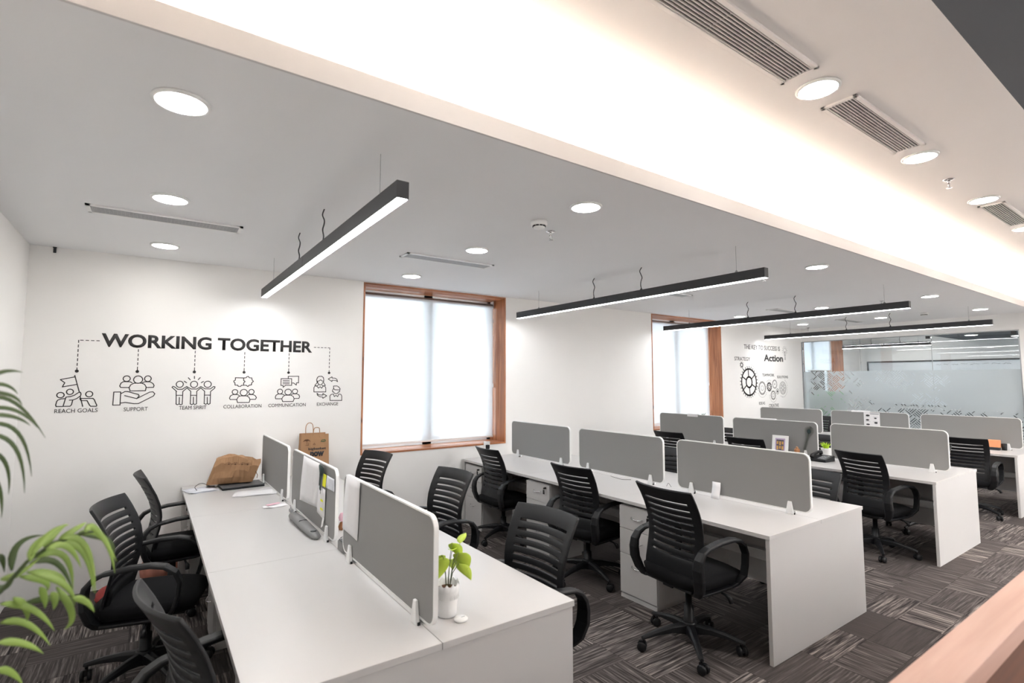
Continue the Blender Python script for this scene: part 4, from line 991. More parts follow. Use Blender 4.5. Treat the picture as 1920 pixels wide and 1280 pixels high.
bm = bmesh.new(); tube(bm, smooth([(0.36, 5.08, ZT + 0.012), (0.35, 5.12, ZT + 0.035), (0.40, 5.18, ZT + 0.05), (0.455, 5.12, ZT + 0.03)]), 0.0022, 6)
tag(obj('charging_cable', bm, 'black_plastic'), 'thin black cable curling over the folded newspapers', 'cable')
papers('paper_stack', 'loose white sheets in front of the laptop', 'papers', 0.76, 4.75, ZT, 4, 0.30, 0.21, -3, 'paper', 16, seed=4)
papers('paper_slips', 'small white paper slips at the foot of the screens', 'papers', 0.80, 4.17, ZT, 3, 0.13, 0.07, 10, 'paper', 30, seed=6)
bm = bmesh.new(); box(bm, -0.05, 0.05, -0.02, 0.02, 0, 0.002, Matrix.Translation((0.79, 4.22, ZT + 0.0085)) @ Matrix.Rotation(0.4, 4, 'Z'))
tag(obj('pink_slip', bm, 'paper_pink'), 'pink paper slip on the small white slips', 'paper')
# long grey phone style organiser lying along the screen
r = thing('stapler', 'long grey stapler lying at the foot of the middle screen', 'stapler', (0.832, 3.47, ZT), math.radians(91))
bm = bmesh.new(); st = [(-0.30, 0.006, 0.012), (-0.28, 0.028, 0.026), (-0.2, 0.036, 0.036), (0.0, 0.038, 0.044), (0.15, 0.036, 0.05), (0.27, 0.030, 0.046), (0.31, 0.012, 0.03)]
rings = [[bm.verts.new((x, hw * math.cos(2 * PI * k / 12), max(0.001, h * 0.5 + h * 0.5 * math.sin(2 * PI * k / 12)))) for k in range(12)] for x, hw, h in st]
for A, C in zip(rings, rings[1:]):
    for k in range(12): bm.faces.new((A[k], A[(k + 1) % 12], C[(k + 1) % 12], C[k]))
bm.faces.new(rings[0][::-1]); bm.faces.new(rings[-1]); obj('body', bm, 'organiser_grey', r, True)
bm = bmesh.new(); tube(bm, [(0.02, -0.038, 0.02), (0.02, -0.02, 0.044), (0.02, 0.02, 0.044), (0.02, 0.037, 0.02)], 0.0025, 6); obj('seam', bm, 'ink', r)
bm = bmesh.new(); lathe(bm, [(0, 0), (0.018, 0), (0.016, 0.006), (0, 0.008)], 14, (-0.22, 0, 0.032)); obj('button', bm, 'laptop_grey', r)
r = thing('binder_clip', 'small grey metal clip behind the stapler', 'clip', (0.865, 3.93, ZT))
bm = bmesh.new(); box(bm, -0.02, 0.005, -0.03, 0.03, 0.0, 0.022); obj('clip_body', bm, 'grey_metal', r, bevel=0.004)
bm = bmesh.new(); tube(bm, [(-0.01, -0.02, 0.02), (-0.015, -0.02, 0.045), (-0.015, 0.015, 0.045), (-0.01, 0.015, 0.02)], 0.002, 6); obj('clip_handle', bm, 'chrome', r)
r = thing('socket_box', 'dark grey desktop power box between the near and middle screens', 'power socket', (0.93, 2.885, ZT))
obj('housing', B(-0.045, 0.03, -0.045, 0.055, 0.0, 0.05), 'organiser_grey', r, bevel=0.004)
obj('cover', B(-0.04, 0.025, -0.04, 0.05, 0.0505, 0.056), 'laptop_grey', r, bevel=0.002)
# papers hung on the middle screen (camera side, x just left of the screen)
xh = 0.876
def hung(name, label, pts, mat='paper', x=xh, cat='paper', extra=None):
    r = thing(name, label, cat, (x, 0, 0))
    G = []
    (y0, z0), (y1, z1), (y2, z2), (y3, z3) = pts
    bm = bmesh.new()
    for i in range(7):
        t = i / 6; row = []
        for j in range(4):
            s = j / 3; ya = y0 + (y3 - y0) * t; yb = y1 + (y2 - y1) * t; za = z0 + (z3 - z0) * t; zb = z1 + (z2 - z1) * t
            row.append((-0.001 - 0.003 * math.sin(t * 3 + s * 2), ya + (yb - ya) * s, za + (zb - za) * s))
        G.append(row)
    sheet(bm, G, th=0.0004, n=Vector((-1, 0, 0))); obj('sheet', bm, mat, r, True); return r
hung('hanging_paper', 'long white sheet hanging on the middle screen of the left bench', [(3.70, 1.170), (3.285, 1.170), (3.345, 0.895), (3.78, 0.862)])
r = hung('hanging_paper', 'narrow white strip with yellow marks on the middle screen', [(3.31, 1.035), (3.155, 1.035), (3.185, 0.850), (3.335, 0.872)])
bm = bmesh.new()
for z in (0.955, 0.905): box(bm, -0.0055, -0.0046, 3.20, 3.25, z, z + 0.012)
obj('highlight_mark', bm, 'paper_yellow', r)
bm = bmesh.new(); sheet(bm, [[(-0.0065, 3.19, 0.87), (-0.0065, 3.16, 0.87)], [(-0.012, 3.20, 0.81), (-0.0065, 3.185, 0.82)]]); obj('loose_strip', bm, 'paper', r)
r = hung('sticky_note', 'pale note with a bright yellow edge stuck on the middle screen', [(3.135, 1.122), (2.985, 1.122), (3.0, 1.048), (3.15, 1.048)], 'note_white')
bm = bmesh.new(); sheet(bm, [[(-0.006, 3.20, 1.124), (-0.006, 3.135, 1.124)], [(-0.006, 3.215, 1.050), (-0.006, 3.15, 1.050)]]); obj('yellow_strip', bm, 'paper_yellow', r)
hung('hanging_paper', 'white sheet hanging over the far end of the near screen', [(2.775, 1.178), (2.555, 1.178), (2.595, 0.880), (2.825, 0.892)])
# peacock feathers: spine, barbs as a thin lens, eye
def feather(name, label, x, y0, z0, y1, z1, wmax, side=-1, mat='feather_green'):
    r = thing(name, label, 'feather', (x, y0, z0)); d = Vector((0, y1 - y0, z1 - z0)); l = d.length; d.normalize(); n = Vector((0, -d.z, d.y))
    bm = bmesh.new(); tube(bm, [(side * 0.002, 0, 0), tuple(d * l * 0.5 + Vector((side * 0.004, 0, 0))), tuple(d * l * 0.93 + Vector((side * 0.003, 0, 0)))], 0.0014, 5); obj('quill', bm, 'stem_green', r)
    bm = bmesh.new(); random.seed(5)
    for k in range(64):
        t = 0.12 + 0.86 * k / 63; wd = wmax * (0.35 + 0.65 * math.exp(-((t - 0.78) / 0.16) ** 2)) * min(1, (1.03 - t) * 9)
        for s in (-1, 1):
            c = d * (l * t); e = c + n * (s * wd) + d * (0.35 * wd)
            tube(bm, [tuple(c + Vector((side * 0.003, 0, 0))), tuple((c + e) / 2 + Vector((side * random.uniform(0.002, 0.005), 0, 0))), tuple(e + Vector((side * 0.003, 0, 0)))], [0.0016, 0.0014, 0.0005], 4)
    obj('barbs', bm, mat, r)
    bm = bmesh.new(); c = d * (l * 0.80)
    bmesh.ops.create_icosphere(bm, subdivisions=2, radius=1.0, matrix=Matrix.Translation(c + Vector((side * 0.006, 0, 0))) @ Matrix.Diagonal((0.002, wmax * 0.42, wmax * 0.5, 1)))
    obj('eye_spot', bm, 'tree_dark', r, True)
feather('peacock_feather', 'dark green peacock feather on the middle screen of the left bench', xh - 0.010, 3.235, 1.0, 3.215, 1.168, 0.058)
feather('peacock_feather', 'grey peacock feather leaning on the third bench screen by the phone', 6.470, 3.14, 0.80, 3.045, 1.13, 0.055, mat='feather_grey')

# potted pothos
def pot_plant(name, label, x, y, z, rb, rt, h, frill=0.0):
    r = thing(name, label, 'plant', (x, y, z))
    seg = 36; bm = bmesh.new(); prof = [(0, 0.0005), (rb, 0.0005), (rb + 0.003, 0.004)]
    lathe(bm, prof + [(rb + (rt - rb) * t, h * t) for t in (0.3, 0.6, 0.85, 1.0)] + [(rt - 0.004, h), (rt - 0.006, h * 0.86), (0, h * 0.86)], seg)
    if frill:
        for v in bm.verts:
            if abs(v.co.z - h) < 1e-4:
                a = math.atan2(v.co.y, v.co.x); v.co.z += frill * (0.5 + 0.5 * math.cos(a * 12))
    for k in range(36 if frill else 0):
        a = 2 * PI * k / 36; box(bm, -0.0012, 0.0012, -0.0016, 0.0016, h * 0.60, h * 0.86, Matrix.Translation((((rb + (rt - rb) * 0.73)) * math.cos(a), (rb + (rt - rb) * 0.73) * math.sin(a), 0)) @ Matrix.Rotation(a, 4, 'Z'))
    obj('pot', bm, 'white_plastic', r)
    bm = bmesh.new(); lathe(bm, [(0, h * 0.865), (rt - 0.008, h * 0.865), (rt - 0.02, h * 0.91), (0, h * 0.93)], 18); obj('soil', bm, 'soil', r)
    return r
def leaf(bm, base, tip, width, droop=0.2, side=None, curl=0.25, n=8, mi=0):
    base, tip = Vector(base), Vector(tip); d = tip - base; l = d.length; dn = d.normalized()
    sd = (side or dn.cross(Vector((0, 0, 1)))).normalized(); up = sd.cross(dn)
    rows = []
    for i in range(n + 1):
        t = i / n; w_ = width * (math.sin(PI * min(1, t ** 0.62)) ** 0.9 if 0 < t < 1 else 0) * (1.0 if t < 1 else 0)
        c = base + d * t + up * (droop * l * math.sin(PI * t))
        rows.append([c - sd * w_ + up * (curl * w_), c, c + sd * w_ + up * (curl * w_)])
    sheet(bm, rows, th=0.0005, n=up, mi=mi)
p = pot_plant('potted_plant', 'pothos in a white frilled pot beside the near screen of the left bench', 1.005, 1.885, ZT, 0.034, 0.050, 0.118, 0.014)
random.seed(21)
sp = [((0.062, 0.01, 0.262), (0.115, 0.055, 0.285), 0.018), ((0.03, -0.035, 0.245), (0.068, -0.045, 0.168), 0.034), ((-0.02, 0.0, 0.228), (-0.045, -0.01, 0.150), 0.030),
      ((0.045, -0.01, 0.215), (0.072, 0.02, 0.15), 0.028), ((0.01, -0.02, 0.252), (0.036, 0.02, 0.232), 0.018), ((-0.01, 0.03, 0.225), (-0.03, 0.05, 0.17), 0.022), ((0.03, 0.03, 0.20), (0.055, 0.055, 0.145), 0.022), ((0.035, -0.03, 0.20), (0.075, -0.06, 0.135), 0.026), ((0.02, 0.0, 0.275), (0.05, -0.02, 0.215), 0.026)]
for a, b_, wd in sp:
    bm = bmesh.new(); st = (a[0] * 0.2, a[1] * 0.2, 0.105); tube(bm, [st, (a[0] * 0.45, a[1] * 0.45, 0.105 + (a[2] - 0.105) * 0.6), a], 0.0013, 6); s = obj('stem', bm, 'stem_green', p)
    bm = bmesh.new(); leaf(bm, a, b_, wd, 0.10, Vector((0.8, -0.6, 0.1))); obj('leaf', bm, 'leaf_lime', s, True)
r = thing('webcam_dish', 'small round white dish with a grey mark in front of the plant pot', 'dish', (1.028, 1.815, ZT))
bm = bmesh.new(); lathe(bm, [(0, 0.0005), (0.026, 0.0005), (0.028, 0.006), (0.024, 0.010), (0, 0.0105)], 28); obj('dish_body', bm, 'white_plastic', r)
obj('printed_mark', B(0.002, 0.018, -0.002, 0.001, 0.0107, 0.0111), 'ink_grey', r)

# standing shopping bag, wall end of the right half
r = thing('paper_shopping_bag', 'upright brown paper shopping bag with black print near the window', 'paper bag', (1.335, 5.27, ZT), math.radians(-4))
w_, d_, h_ = 0.135, 0.075, 0.405
random.seed(4)
bm = bmesh.new(); nz = 8
def sb(u, t):  # u perimeter 0..1
    c = [(-w_, -d_), (w_, -d_), (w_, d_), (-w_, d_)]; k = int(u * 4) % 4; f = u * 4 - int(u * 4)
    x = c[k][0] + (c[(k + 1) % 4][0] - c[k][0]) * f; y = c[k][1] + (c[(k + 1) % 4][1] - c[k][1]) * f
    g = -0.018 * math.sin(PI * f) * t if k in (1, 3) else 0.004 * math.sin(PI * 2 * f + 3 * t)
    if k == 1: x += g
    if k == 3: x -= g
    if k in (0, 2): y += g
    s = 1 - 0.10 * t * (1 if k != 0 else 0.6)
    return Vector((x * s, y, 0.001 + h_ * t + (0.012 * math.sin(PI * f) * (-1 if k in (1, 3) else 0) * (t > 0.99))))
nu = 24
for off in (0, 1):
    G = [[bm.verts.new(sb(j / nu, i / nz) * (1 if off == 0 else 1) - (Vector((0, 0, 0)) if off == 0 else sb(j / nu, i / nz).xy.to_3d().normalized() * 0.0015)) for j in range(nu)] for i in range(nz + 1)]
    for i in range(nz):
        for j in range(nu): bm.faces.new((G[i][j], G[i][(j + 1) % nu], G[i + 1][(j + 1) % nu], G[i + 1][j]))
    if off == 0: bm.faces.new(G[0][::-1]); top0 = G[-1]
    else:
        for j in range(nu): bm.faces.new((top0[j], top0[(j + 1) % nu], G[-1][(j + 1) % nu], G[-1][j]))
obj('bag_body', bm, 'kraft', r)
for nm, y, pts in (('bag_handle', -d_ + 0.004, [(-0.02, 0), (-0.018, 0.05), (0.0, 0.072), (0.030, 0.066), (0.038, 0.03), (0.040, 0)]), ('bag_handle', d_ - 0.006, [(-0.065, 0), (-0.062, 0.065), (-0.042, 0.105), (-0.012, 0.105), (0.004, 0.07), (0.006, 0)])):
    bm = bmesh.new(); tube(bm, smooth([(x, y + (0.02 if y > 0 else -0.012) * (z > 0.03), h_ - 0.03 + z * 1.0 if z == 0 else h_ + z * 0.9) for x, z in pts]), 0.0035, 8); obj(nm, bm, 'kraft', r)
lettering('printed_word', 'bigbasket', -0.062, 0.098, 0.252, 0.282, -d_ - 0.006, r, mat='ink', bold=0.02, depth=0.0008)
lettering('printed_word', 'now', -0.045, 0.082, 0.195, 0.243, -d_ - 0.006, r, mat='ink', bold=0.05, depth=0.0008)
bm = bmesh.new()
for k in range(7):
    a = math.radians(20 + 23 * k); strokes(bm, [[(-0.078, 0.345), (-0.078 + 0.024 * math.cos(a), 0.345 + 0.018 * math.sin(a)), (-0.078 + 0.032 * math.cos(a), 0.336 + 0.014 * math.sin(a))]], 0.004, -d_ - 0.006)
strokes(bm, [[(-0.078, 0.345), (-0.074, 0.305)], [(-0.09, 0.305), (-0.06, 0.305)], [(-0.062, 0.325), (-0.062, 0.305)], [(-0.02, 0.308), (0.0, 0.308), (-0.01, 0.324), (-0.02, 0.308)]], 0.003, -d_ - 0.006); obj('printed_palm', bm, 'ink_brown', r)
bm = bmesh.new(); strokes(bm, [('e', 0.075, 0.342, 0.018, 0.011), [(0.05, 0.336), (0.066, 0.332)], [(0.07, 0.336), (0.088, 0.35)]], 0.0045, -d_ - 0.006); obj('printed_leaf_mark', bm, 'leaf_dark', r)
# little things seen between the near and middle screens
r = thing('trinket_stack', 'small pink and brown trinket standing between the screens', 'ornament', (1.02, 3.30, ZT))
bm = bmesh.new(); lathe(bm, [(0, 0.001), (0.02, 0.001), (0.024, 0.02), (0.014, 0.045), (0, 0.05)], 14); obj('base', bm, 'brown_wood_small', r)
bm = bmesh.new(); lathe(bm, [(0, 0.048), (0.018, 0.055), (0.024, 0.075), (0.014, 0.10), (0, 0.105)], 14); obj('top', bm, 'paper_pink', r)
for i, (pts, lab) in enumerate([([(0.96, 2.95, ZT + 0.003), (1.02, 2.98, ZT + 0.03), (1.0, 3.05, ZT + 0.045), (0.95, 3.1, ZT + 0.01)], 'thin dark cable looping behind the power box'),
                 ([(0.95, 3.0, ZT + 0.004), (1.05, 3.02, ZT + 0.004), (1.06, 3.10, ZT + 0.02), (0.98, 3.12, ZT + 0.004)], 'thin dark cable lying on the desk behind the power box')]):
    bm = bmesh.new(); tube(bm, smooth(pts), 0.002, 6); tag(obj('cable', bm, 'black_plastic'), lab, 'cable')
# under the left bench, by the wall
r = thing('cloth_bag', 'red cloth bag on the carpet near the wall', 'bag', (-0.12, 5.03, 0))
bm = bmesh.new(); bmesh.ops.create_icosphere(bm, subdivisions=3, radius=1.0)
random.seed(9)
for v in bm.verts: v.co = Vector((v.co.x * 0.15, v.co.y * 0.13, max(0.002, 0.06 + v.co.z * 0.08))) * (1 + random.uniform(-0.04, 0.04)); v.co.z = max(0.001, v.co.z)
obj('bag_body', bm, 'red_cloth', r, True)
bm = bmesh.new(); tube(bm, [(-0.06, 0, 0.12), (-0.05, 0, 0.17), (0.02, 0, 0.18), (0.06, 0, 0.12)], 0.006, 8); obj('strap', bm, 'red_cloth', r)
r = thing('cloth_bag', 'pinkish brown cloth bag under the left bench at the wall', 'bag', (0.13, 5.22, 0))
bm = bmesh.new(); bmesh.ops.create_icosphere(bm, subdivisions=3, radius=1.0)
for v in bm.verts: v.co = Vector((v.co.x * 0.13, v.co.y * 0.15, 0.14 + v.co.z * 0.15)) * (1 + random.uniform(-0.05, 0.05)); v.co.z = max(0.001, v.co.z)
obj('bag_body', bm, 'pink_cloth', r, True)
bm = bmesh.new(); tube(bm, [(-0.05, 0, 0.27), (-0.04, 0, 0.33), (0.03, 0, 0.33), (0.05, 0, 0.27)], 0.006, 8); obj('strap', bm, 'kraft_dark', r)

# ------------------------------------------------------------------ things on the other benches
r = thing('wall_socket', 'cream wall socket with a black plug beside the second bench', 'socket', (3.40, YW, 0.86))
obj('plate', B(-0.045, 0.045, -0.010, -0.0005, -0.11, 0.07), 'white_plastic', r, bevel=0.003)
obj('plug', B(-0.02, 0.02, -0.045, -0.0105, -0.02, 0.03), 'black_plastic', r, bevel=0.006)
r = thing('paper_card', 'small bent white card leaning on the near screen of the second bench', 'card', (3.685, 2.46, ZT))
bm = bmesh.new(); G = [[(-0.03 + 0.028 * math.sin(t * 1.5), -0.036 + 0.072 * s, 0.002 + 0.125 * t) for s in (0, 0.5, 1)] for t in (0, 0.2, 0.45, 0.7, 1.0)]
sheet(bm, G, n=Vector((-1, 0, 0.2)).normalized()); obj('card_sheet', bm, 'paper', r, True)
bm = bmesh.new(); tube(bm, [(-0.02, -0.03, 0.006), (-0.024, 0.03, 0.006)], 0.002, 5); obj('printed_line', bm, 'paper_pink', r)
for pts, lab in (([(3.70, 3.36, ZT + 0.004), (3.64, 3.42, ZT + 0.004), (3.63, 3.52, ZT + 0.012), (3.68, 3.6, ZT + 0.004)], 'thin dark wire below the middle screen of the second bench'),
                 ([(3.73, 2.98, ZT + 0.004), (3.78, 3.0, ZT + 0.02), (3.74, 2.94, ZT + 0.004)], 'short dark wire between two screens of the second bench')):
    bm = bmesh.new(); tube(bm, smooth(pts), 0.0018, 6); tag(obj('wire', bm, 'black_plastic'), lab, 'wire')
# sheets hung over screen tops
def over(x, y, wd, label, ztop=1.179, d1=0.035):
    r = thing('folded_paper', label, 'paper', (x, y, ztop)); bm = bmesh.new()
    sheet(bm, [[(-0.017, -wd, -d1), (-0.017, wd, -d1)], [(-0.016, -wd, 0.0), (-0.016, wd, 0.0)], [(-0.008, -wd, 0.006), (-0.008, wd, 0.006)], [(0.008, -wd, 0.006), (0.008, wd, 0.006)], [(0.016, -wd, 0), (0.016, wd, 0)], [(0.017, -wd, -d1), (0.017, wd, -d1)]], n=Vector((0, 0, 1)), th=0.0004)
    obj('sheet', bm, 'paper', r); return r
over(6.498, 4.69, 0.09, 'white folded paper over the window end screen of the third bench')
over(6.498, 3.58, 0.11, 'white folded paper over the middle screen of the third bench', d1=0.012)
over(9.35, 3.62, 0.13, 'white folded paper over the middle screen of the far bench', d1=0.018)
r = thing('product_sheet', 'white sheet with small dark pictures on the middle screen of the far bench', 'paper', (9.333, 3.465, 1.05))
bm = bmesh.new(); sheet(bm, [[(0, 0.11, 0.112), (0, -0.11, 0.112)], [(0, 0.11, -0.12), (0, -0.11, -0.12)]], n=Vector((-1, 0, 0))); obj('sheet', bm, 'paper', r)
bm = bmesh.new()
for y, z, a, b_ in ((0.055, 0.065, 0.028, 0.014), (-0.05, 0.025, 0.018, 0.011), (0.06, -0.005, 0.024, 0.013), (-0.055, -0.045, 0.024, 0.015), (0.055, -0.075, 0.026, 0.012)):
    lathe(bm, [(0, -0.0004), (1, -0.0004), (1, 0.0004), (0, 0.0004)], 12, M=Matrix.Translation((-0.0012, y, z)) @ Matrix.Diagonal((1, a, b_, 1)) @ Matrix.Rotation(PI / 2, 4, 'Y'))
obj('printed_picture', bm, 'ink', r)
bm = bmesh.new(); box(bm, -0.0016, -0.0008, -0.10, 0.02, 0.085, 0.10)
for z in (0.045, -0.025, -0.095):
    for y in (0.055, -0.055): box(bm, -0.0016, -0.0008, y - 0.035, y + 0.035, z - 0.004, z)
obj('printed_text', bm, 'ink_grey', r)
# photo frame, wooden figure
r = thing('photo_frame', 'white photo frame standing on the third bench', 'photo frame', (6.36, 3.37, ZT), math.radians(4))
M = Matrix.Rotation(math.radians(-10), 4, 'Y').inverted()
bm = bmesh.new()
for q in ((-0.095, 0.095, 0.21, 0.245), (-0.095, 0.095, 0.0, 0.035), (-0.095, -0.06, 0.035, 0.21), (0.06, 0.095, 0.035, 0.21)): box(bm, -0.008, 0.008, q[0], q[1], q[2] + 0.002, q[3] + 0.002, M)
obj('frame', bm, 'white_plastic', r, bevel=0.001)
obj('mount', B(-0.004, 0.004, -0.06, 0.06, 0.037, 0.212, M=M), 'photo_mat', r)
bm = bmesh.new(); box(bm, -0.0052, -0.0042, -0.045, 0.045, 0.055, 0.195, M); obj('photo_print', bm, 'photo_b', r)
bm = bmesh.new()
for k in range(6): a, b_ = -0.032 + 0.03 * (k % 3), 0.075 + 0.055 * (k // 3); box(bm, -0.0062, -0.0053, a - 0.008, a + 0.012, b_ + 0.01 * (k % 2), b_ + 0.045, M)
obj('photo_figures', bm, 'photo_a', r)
bm = bmesh.new(); box(bm, 0.008, 0.06, -0.02, 0.02, 0.001, 0.004); box(bm, 0.009, 0.012, -0.02, 0.02, 0.001, 0.14, M); obj('stand', bm, 'ink', r)
r = thing('wooden_figure', 'small brown wooden ornament behind the second bench near screen', 'ornament', (6.40, 3.18, ZT))
bm = bmesh.new(); lathe(bm, [(0, 0.001), (0.03, 0.001), (0.035, 0.02), (0.018, 0.045), (0.032, 0.075), (0.028, 0.10), (0, 0.112)], 18); obj('body', bm, 'brown_wood_small', r)
bm = bmesh.new(); lathe(bm, [(0, 0.10), (0.016, 0.108), (0.012, 0.125), (0, 0.13)], 12); obj('knob', bm, 'kraft', r)
# desk phone
r = thing('desk_phone', 'black corded desk phone on the third bench', 'telephone', (6.345, 2.885, ZT), math.radians(-4))
bm = bmesh.new(); vs = box(bm, -0.10, 0.10, -0.10, 0.085, 0.001, 0.03)
for v in vs:
    if v.co.z > 0.02 and v.co.x > 0: v.co.z = 0.062
obj('phone_base', bm, 'black_plastic', r, bevel=0.005)
bm = bmesh.new()
for i in range(4):
    for j in range(3):
        x = -0.065 + 0.034 * i; y = -0.035 + 0.028 * (j - 1); z = 0.03 + (x + 0.1) / 0.2 * 0.032; box(bm, x - 0.009, x + 0.009, y - 0.009, y + 0.009, z - 0.002, z + 0.005)
obj('keypad', bm, 'ink_grey', r)
bm = bmesh.new(); tube(bm, [(-0.095, 0.055, 0.045), (-0.08, 0.055, 0.062), (-0.02, 0.055, 0.080), (0.05, 0.055, 0.094), (0.092, 0.055, 0.092), (0.105, 0.055, 0.07)], [0.022, 0.024, 0.017, 0.017, 0.024, 0.022], 12); obj('handset', bm, 'black_plastic', r)
obj('side_module', B(-0.12, -0.02, 0.09, 0.14, 0.001, 0.018), 'black_plastic', r, bevel=0.004)
bm = bmesh.new(); tube(bm, [(-0.1 + 0.004 * math.sin(k), 0.11 + 0.007 * math.cos(k * 1.6), 0.024 + 0.006 * math.sin(k * 1.6)) if k else (-0.1, 0.11, 0.02) for k in range(20)], 0.0025, 5); obj('coiled_cord', bm, 'black_plastic', r)
p = pot_plant('potted_plant', 'lime green plant in a white square-shouldered pot behind the phone', 6.78, 3.02, ZT, 0.042, 0.058, 0.10)
bm = bmesh.new(); random.seed(31)
for k in range(46):
    a = random.uniform(0, 2 * PI); rr = random.uniform(0.0, 0.045); b0 = Vector((rr * 0.7 * math.cos(a), rr * 0.7 * math.sin(a), 0.085)); e = Vector(((rr + random.uniform(0.02, 0.045)) * math.cos(a), (rr + random.uniform(0.02, 0.045)) * math.sin(a), random.uniform(0.12, 0.172)))
    leaf(bm, b0, e, random.uniform(0.006, 0.010), 0.15, n=4)
obj('foliage', bm, 'leaf_bright', p)
p = pot_plant('potted_plant', 'small dark green plant on the sill of the second window', 7.93, 5.52, WZ0 + 0.019, 0.035, 0.045, 0.08)
bm = bmesh.new()
for k in range(26):
    a = random.uniform(0, 2 * PI); e = Vector((random.uniform(0.03, 0.10) * math.cos(a), random.uniform(0.03, 0.08) * math.sin(a), random.uniform(0.12, 0.21)))
    leaf(bm, (0.01 * math.cos(a), 0.01 * math.sin(a), 0.07), e, 0.010, 0.15, n=5)
obj('foliage', bm, 'leaf_dark', p)
# far bench
r = thing('orange_box', 'orange card box on the far bench beside a chair', 'box', (9.24, 2.015, ZT))
obj('box_body', B(-0.03, 0.03, -0.06, 0.06, 0.035, 0.13), 'orange_card', r, bevel=0.003); obj('box_base', B(-0.04, 0.04, -0.055, 0.055, 0.0, 0.0345), 'ink', r, bevel=0.003)
r = thing('pen_cup', 'small black cup next to the orange box', 'cup', (9.27, 1.925, ZT))
bm = bmesh.new(); lathe(bm, [(0, 0.001), (0.026, 0.001), (0.03, 0.085), (0.027, 0.085), (0.024, 0.006), (0, 0.006)], 18); obj('cup_body', bm, 'black_plastic', r)
r = thing('backpack', 'dark backpack with a blue top behind the near end of the third bench', 'bag', (7.52, 2.52, 0))
bm = bmesh.new(); box(bm, -0.11, 0.11, -0.16, 0.16, 0.001, 0.40); obj('bag_body', bm, 'red_cloth', r, bevel=0.05, segs=4)
bm = bmesh.new(); box(bm, -0.09, 0.09, -0.14, 0.14, 0.395, 0.50); obj('bag_flap', bm, 'blue_plastic', r, bevel=0.03, segs=4)
r = thing('water_bottle', 'green bottle standing by the pedestal under the far bench', 'bottle', (9.05, 2.4, 0))
bm = bmesh.new(); lathe(bm, [(0, 0.001), (0.034, 0.001), (0.036, 0.16), (0.016, 0.19), (0.016, 0.21), (0, 0.21)], 18); obj('bottle_body', bm, 'teal_bottle', r)
bm = bmesh.new(); lathe(bm, [(0, 0.2105), (0.018, 0.2105), (0.018, 0.235), (0, 0.235)], 14); obj('bottle_cap', bm, 'white_plastic', r)

# ------------------------------------------------------------------ wooden ledge in front of the camera
r = thing('wooden_ledge', 'low partition with a wooden top at the bottom right corner', 'partition', (0.9, 0.3925, 0))
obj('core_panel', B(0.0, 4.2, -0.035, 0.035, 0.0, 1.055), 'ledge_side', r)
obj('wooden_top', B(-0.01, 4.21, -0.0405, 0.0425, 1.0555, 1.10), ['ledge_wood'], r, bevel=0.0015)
obj('apron', B(0.0, 4.2, -0.0402, -0.0355, 0.9, 1.0550), 'ledge_side', r)

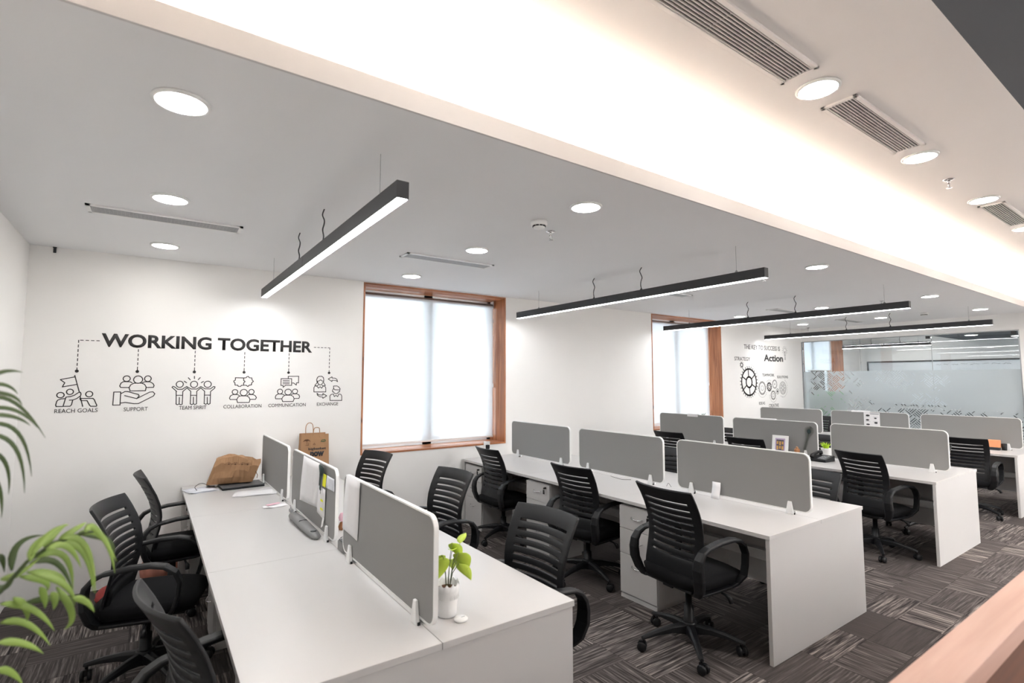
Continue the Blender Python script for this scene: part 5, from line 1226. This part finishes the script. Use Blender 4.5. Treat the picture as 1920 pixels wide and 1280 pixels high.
# ------------------------------------------------------------------ palm
r = thing('areca_palm', 'green palm with arching fronds at the left edge of the picture', 'palm', (-0.46, 1.36, 0))
base = Vector((-0.46, 1.36, 0))
bm = bmesh.new(); lathe(bm, [(0, 0.001), (0.13, 0.001), (0.17, 0.34), (0.18, 0.36), (0.16, 0.36), (0.15, 0.31), (0, 0.31)], 32); obj('pot', bm, 'white_plastic', r)
bm = bmesh.new(); lathe(bm, [(0, 0.312), (0.148, 0.312), (0.14, 0.322), (0, 0.33)], 24); obj('soil', bm, 'soil', r)
def leafp(bm, a, m_, b_, wd):
    a, m_, b_ = [Vector(p) - base for p in (a, m_, b_)]; c = m_ * 2 - (a + b_) / 2; n = 10; rows = []
    prev = None
    for i in range(n + 1):
        t = i / n; p = a * (1 - t) ** 2 + c * (2 * t * (1 - t)) + b_ * t * t
        tg = ((c - a) * (1 - t) + (b_ - c) * t).normalized(); sd = tg.cross(Vector((0.25, -1, 0.35)).normalized())
        if sd.length < 1e-4: sd = Vector((1, 0, 0))
        sd.normalize(); up = sd.cross(tg).normalized(); w_ = wd * (min(1, t * 5 + 0.25)) * (1 - t ** 2.2) ** 0.8 if t < 1 else 0.0003
        rows.append([p - sd * w_ + up * w_ * 0.35, p, p + sd * w_ + up * w_ * 0.35])
    sheet(bm, rows, th=0.0004, n=Vector((0.2, -0.9, 0.3)).normalized())
NL = [0]
def frond(rach, leaves, wd, mat='leaf_green'):
    bm = bmesh.new(); pts = [Vector(p) - base for p in rach]; tube(bm, pts, [0.006] * 3 + [0.0035] * (len(pts) - 4) + [0.0015], 8)
    f = obj('frond_stem', bm, 'stem_green', r)
    for a, m_, b_ in leaves:
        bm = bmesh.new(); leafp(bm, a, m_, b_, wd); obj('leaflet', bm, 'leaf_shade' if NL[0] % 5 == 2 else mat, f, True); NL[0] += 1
frond([(-0.46, 1.36, 0.32), (-0.44, 1.34, 0.8), (-0.36, 1.31, 1.12), (-0.26, 1.3, 1.25)] + list(RAC[0][1:]), LOW, 0.0062)
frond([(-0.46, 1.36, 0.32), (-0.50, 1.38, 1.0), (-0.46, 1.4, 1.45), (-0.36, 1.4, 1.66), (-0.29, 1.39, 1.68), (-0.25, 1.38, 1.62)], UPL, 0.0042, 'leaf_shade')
for k, (dx, dy, dz) in enumerate(((-0.16, -0.35, 1.05), (-0.22, 0.25, 1.2), (-0.12, 0.32, 1.5), (-0.2, -0.1, 1.55))):
    q = [base + Vector(p) for p in ((0, 0, 0.32), (dx * 0.1, dy * 0.1, dz * 0.55), (dx * 0.4, dy * 0.4, dz * 0.85), (dx * 0.7, dy * 0.7, dz), (dx, dy, dz - 0.05), (dx * 1.25, dy * 1.2, dz - 0.2))]
    L = []
    for i in range(9):
        t = 0.35 + 0.6 * i / 8; j = t * 5; i0 = int(j); p = q[i0].lerp(q[min(i0 + 1, 5)], j - i0); d = (q[min(i0 + 1, 5)] - q[i0]).normalized(); sd = d.cross(Vector((0, 0, 1))).normalized()
        for s in (-1, 1):
            tip = p + d * 0.1 + sd * s * 0.13 - Vector((0, 0, 0.08)); tip.x = max(tip.x, XL + 0.03); L.append((p, (p + tip) / 2 + Vector((0, 0, 0.035)), tip))
    frond(q, L, 0.009)
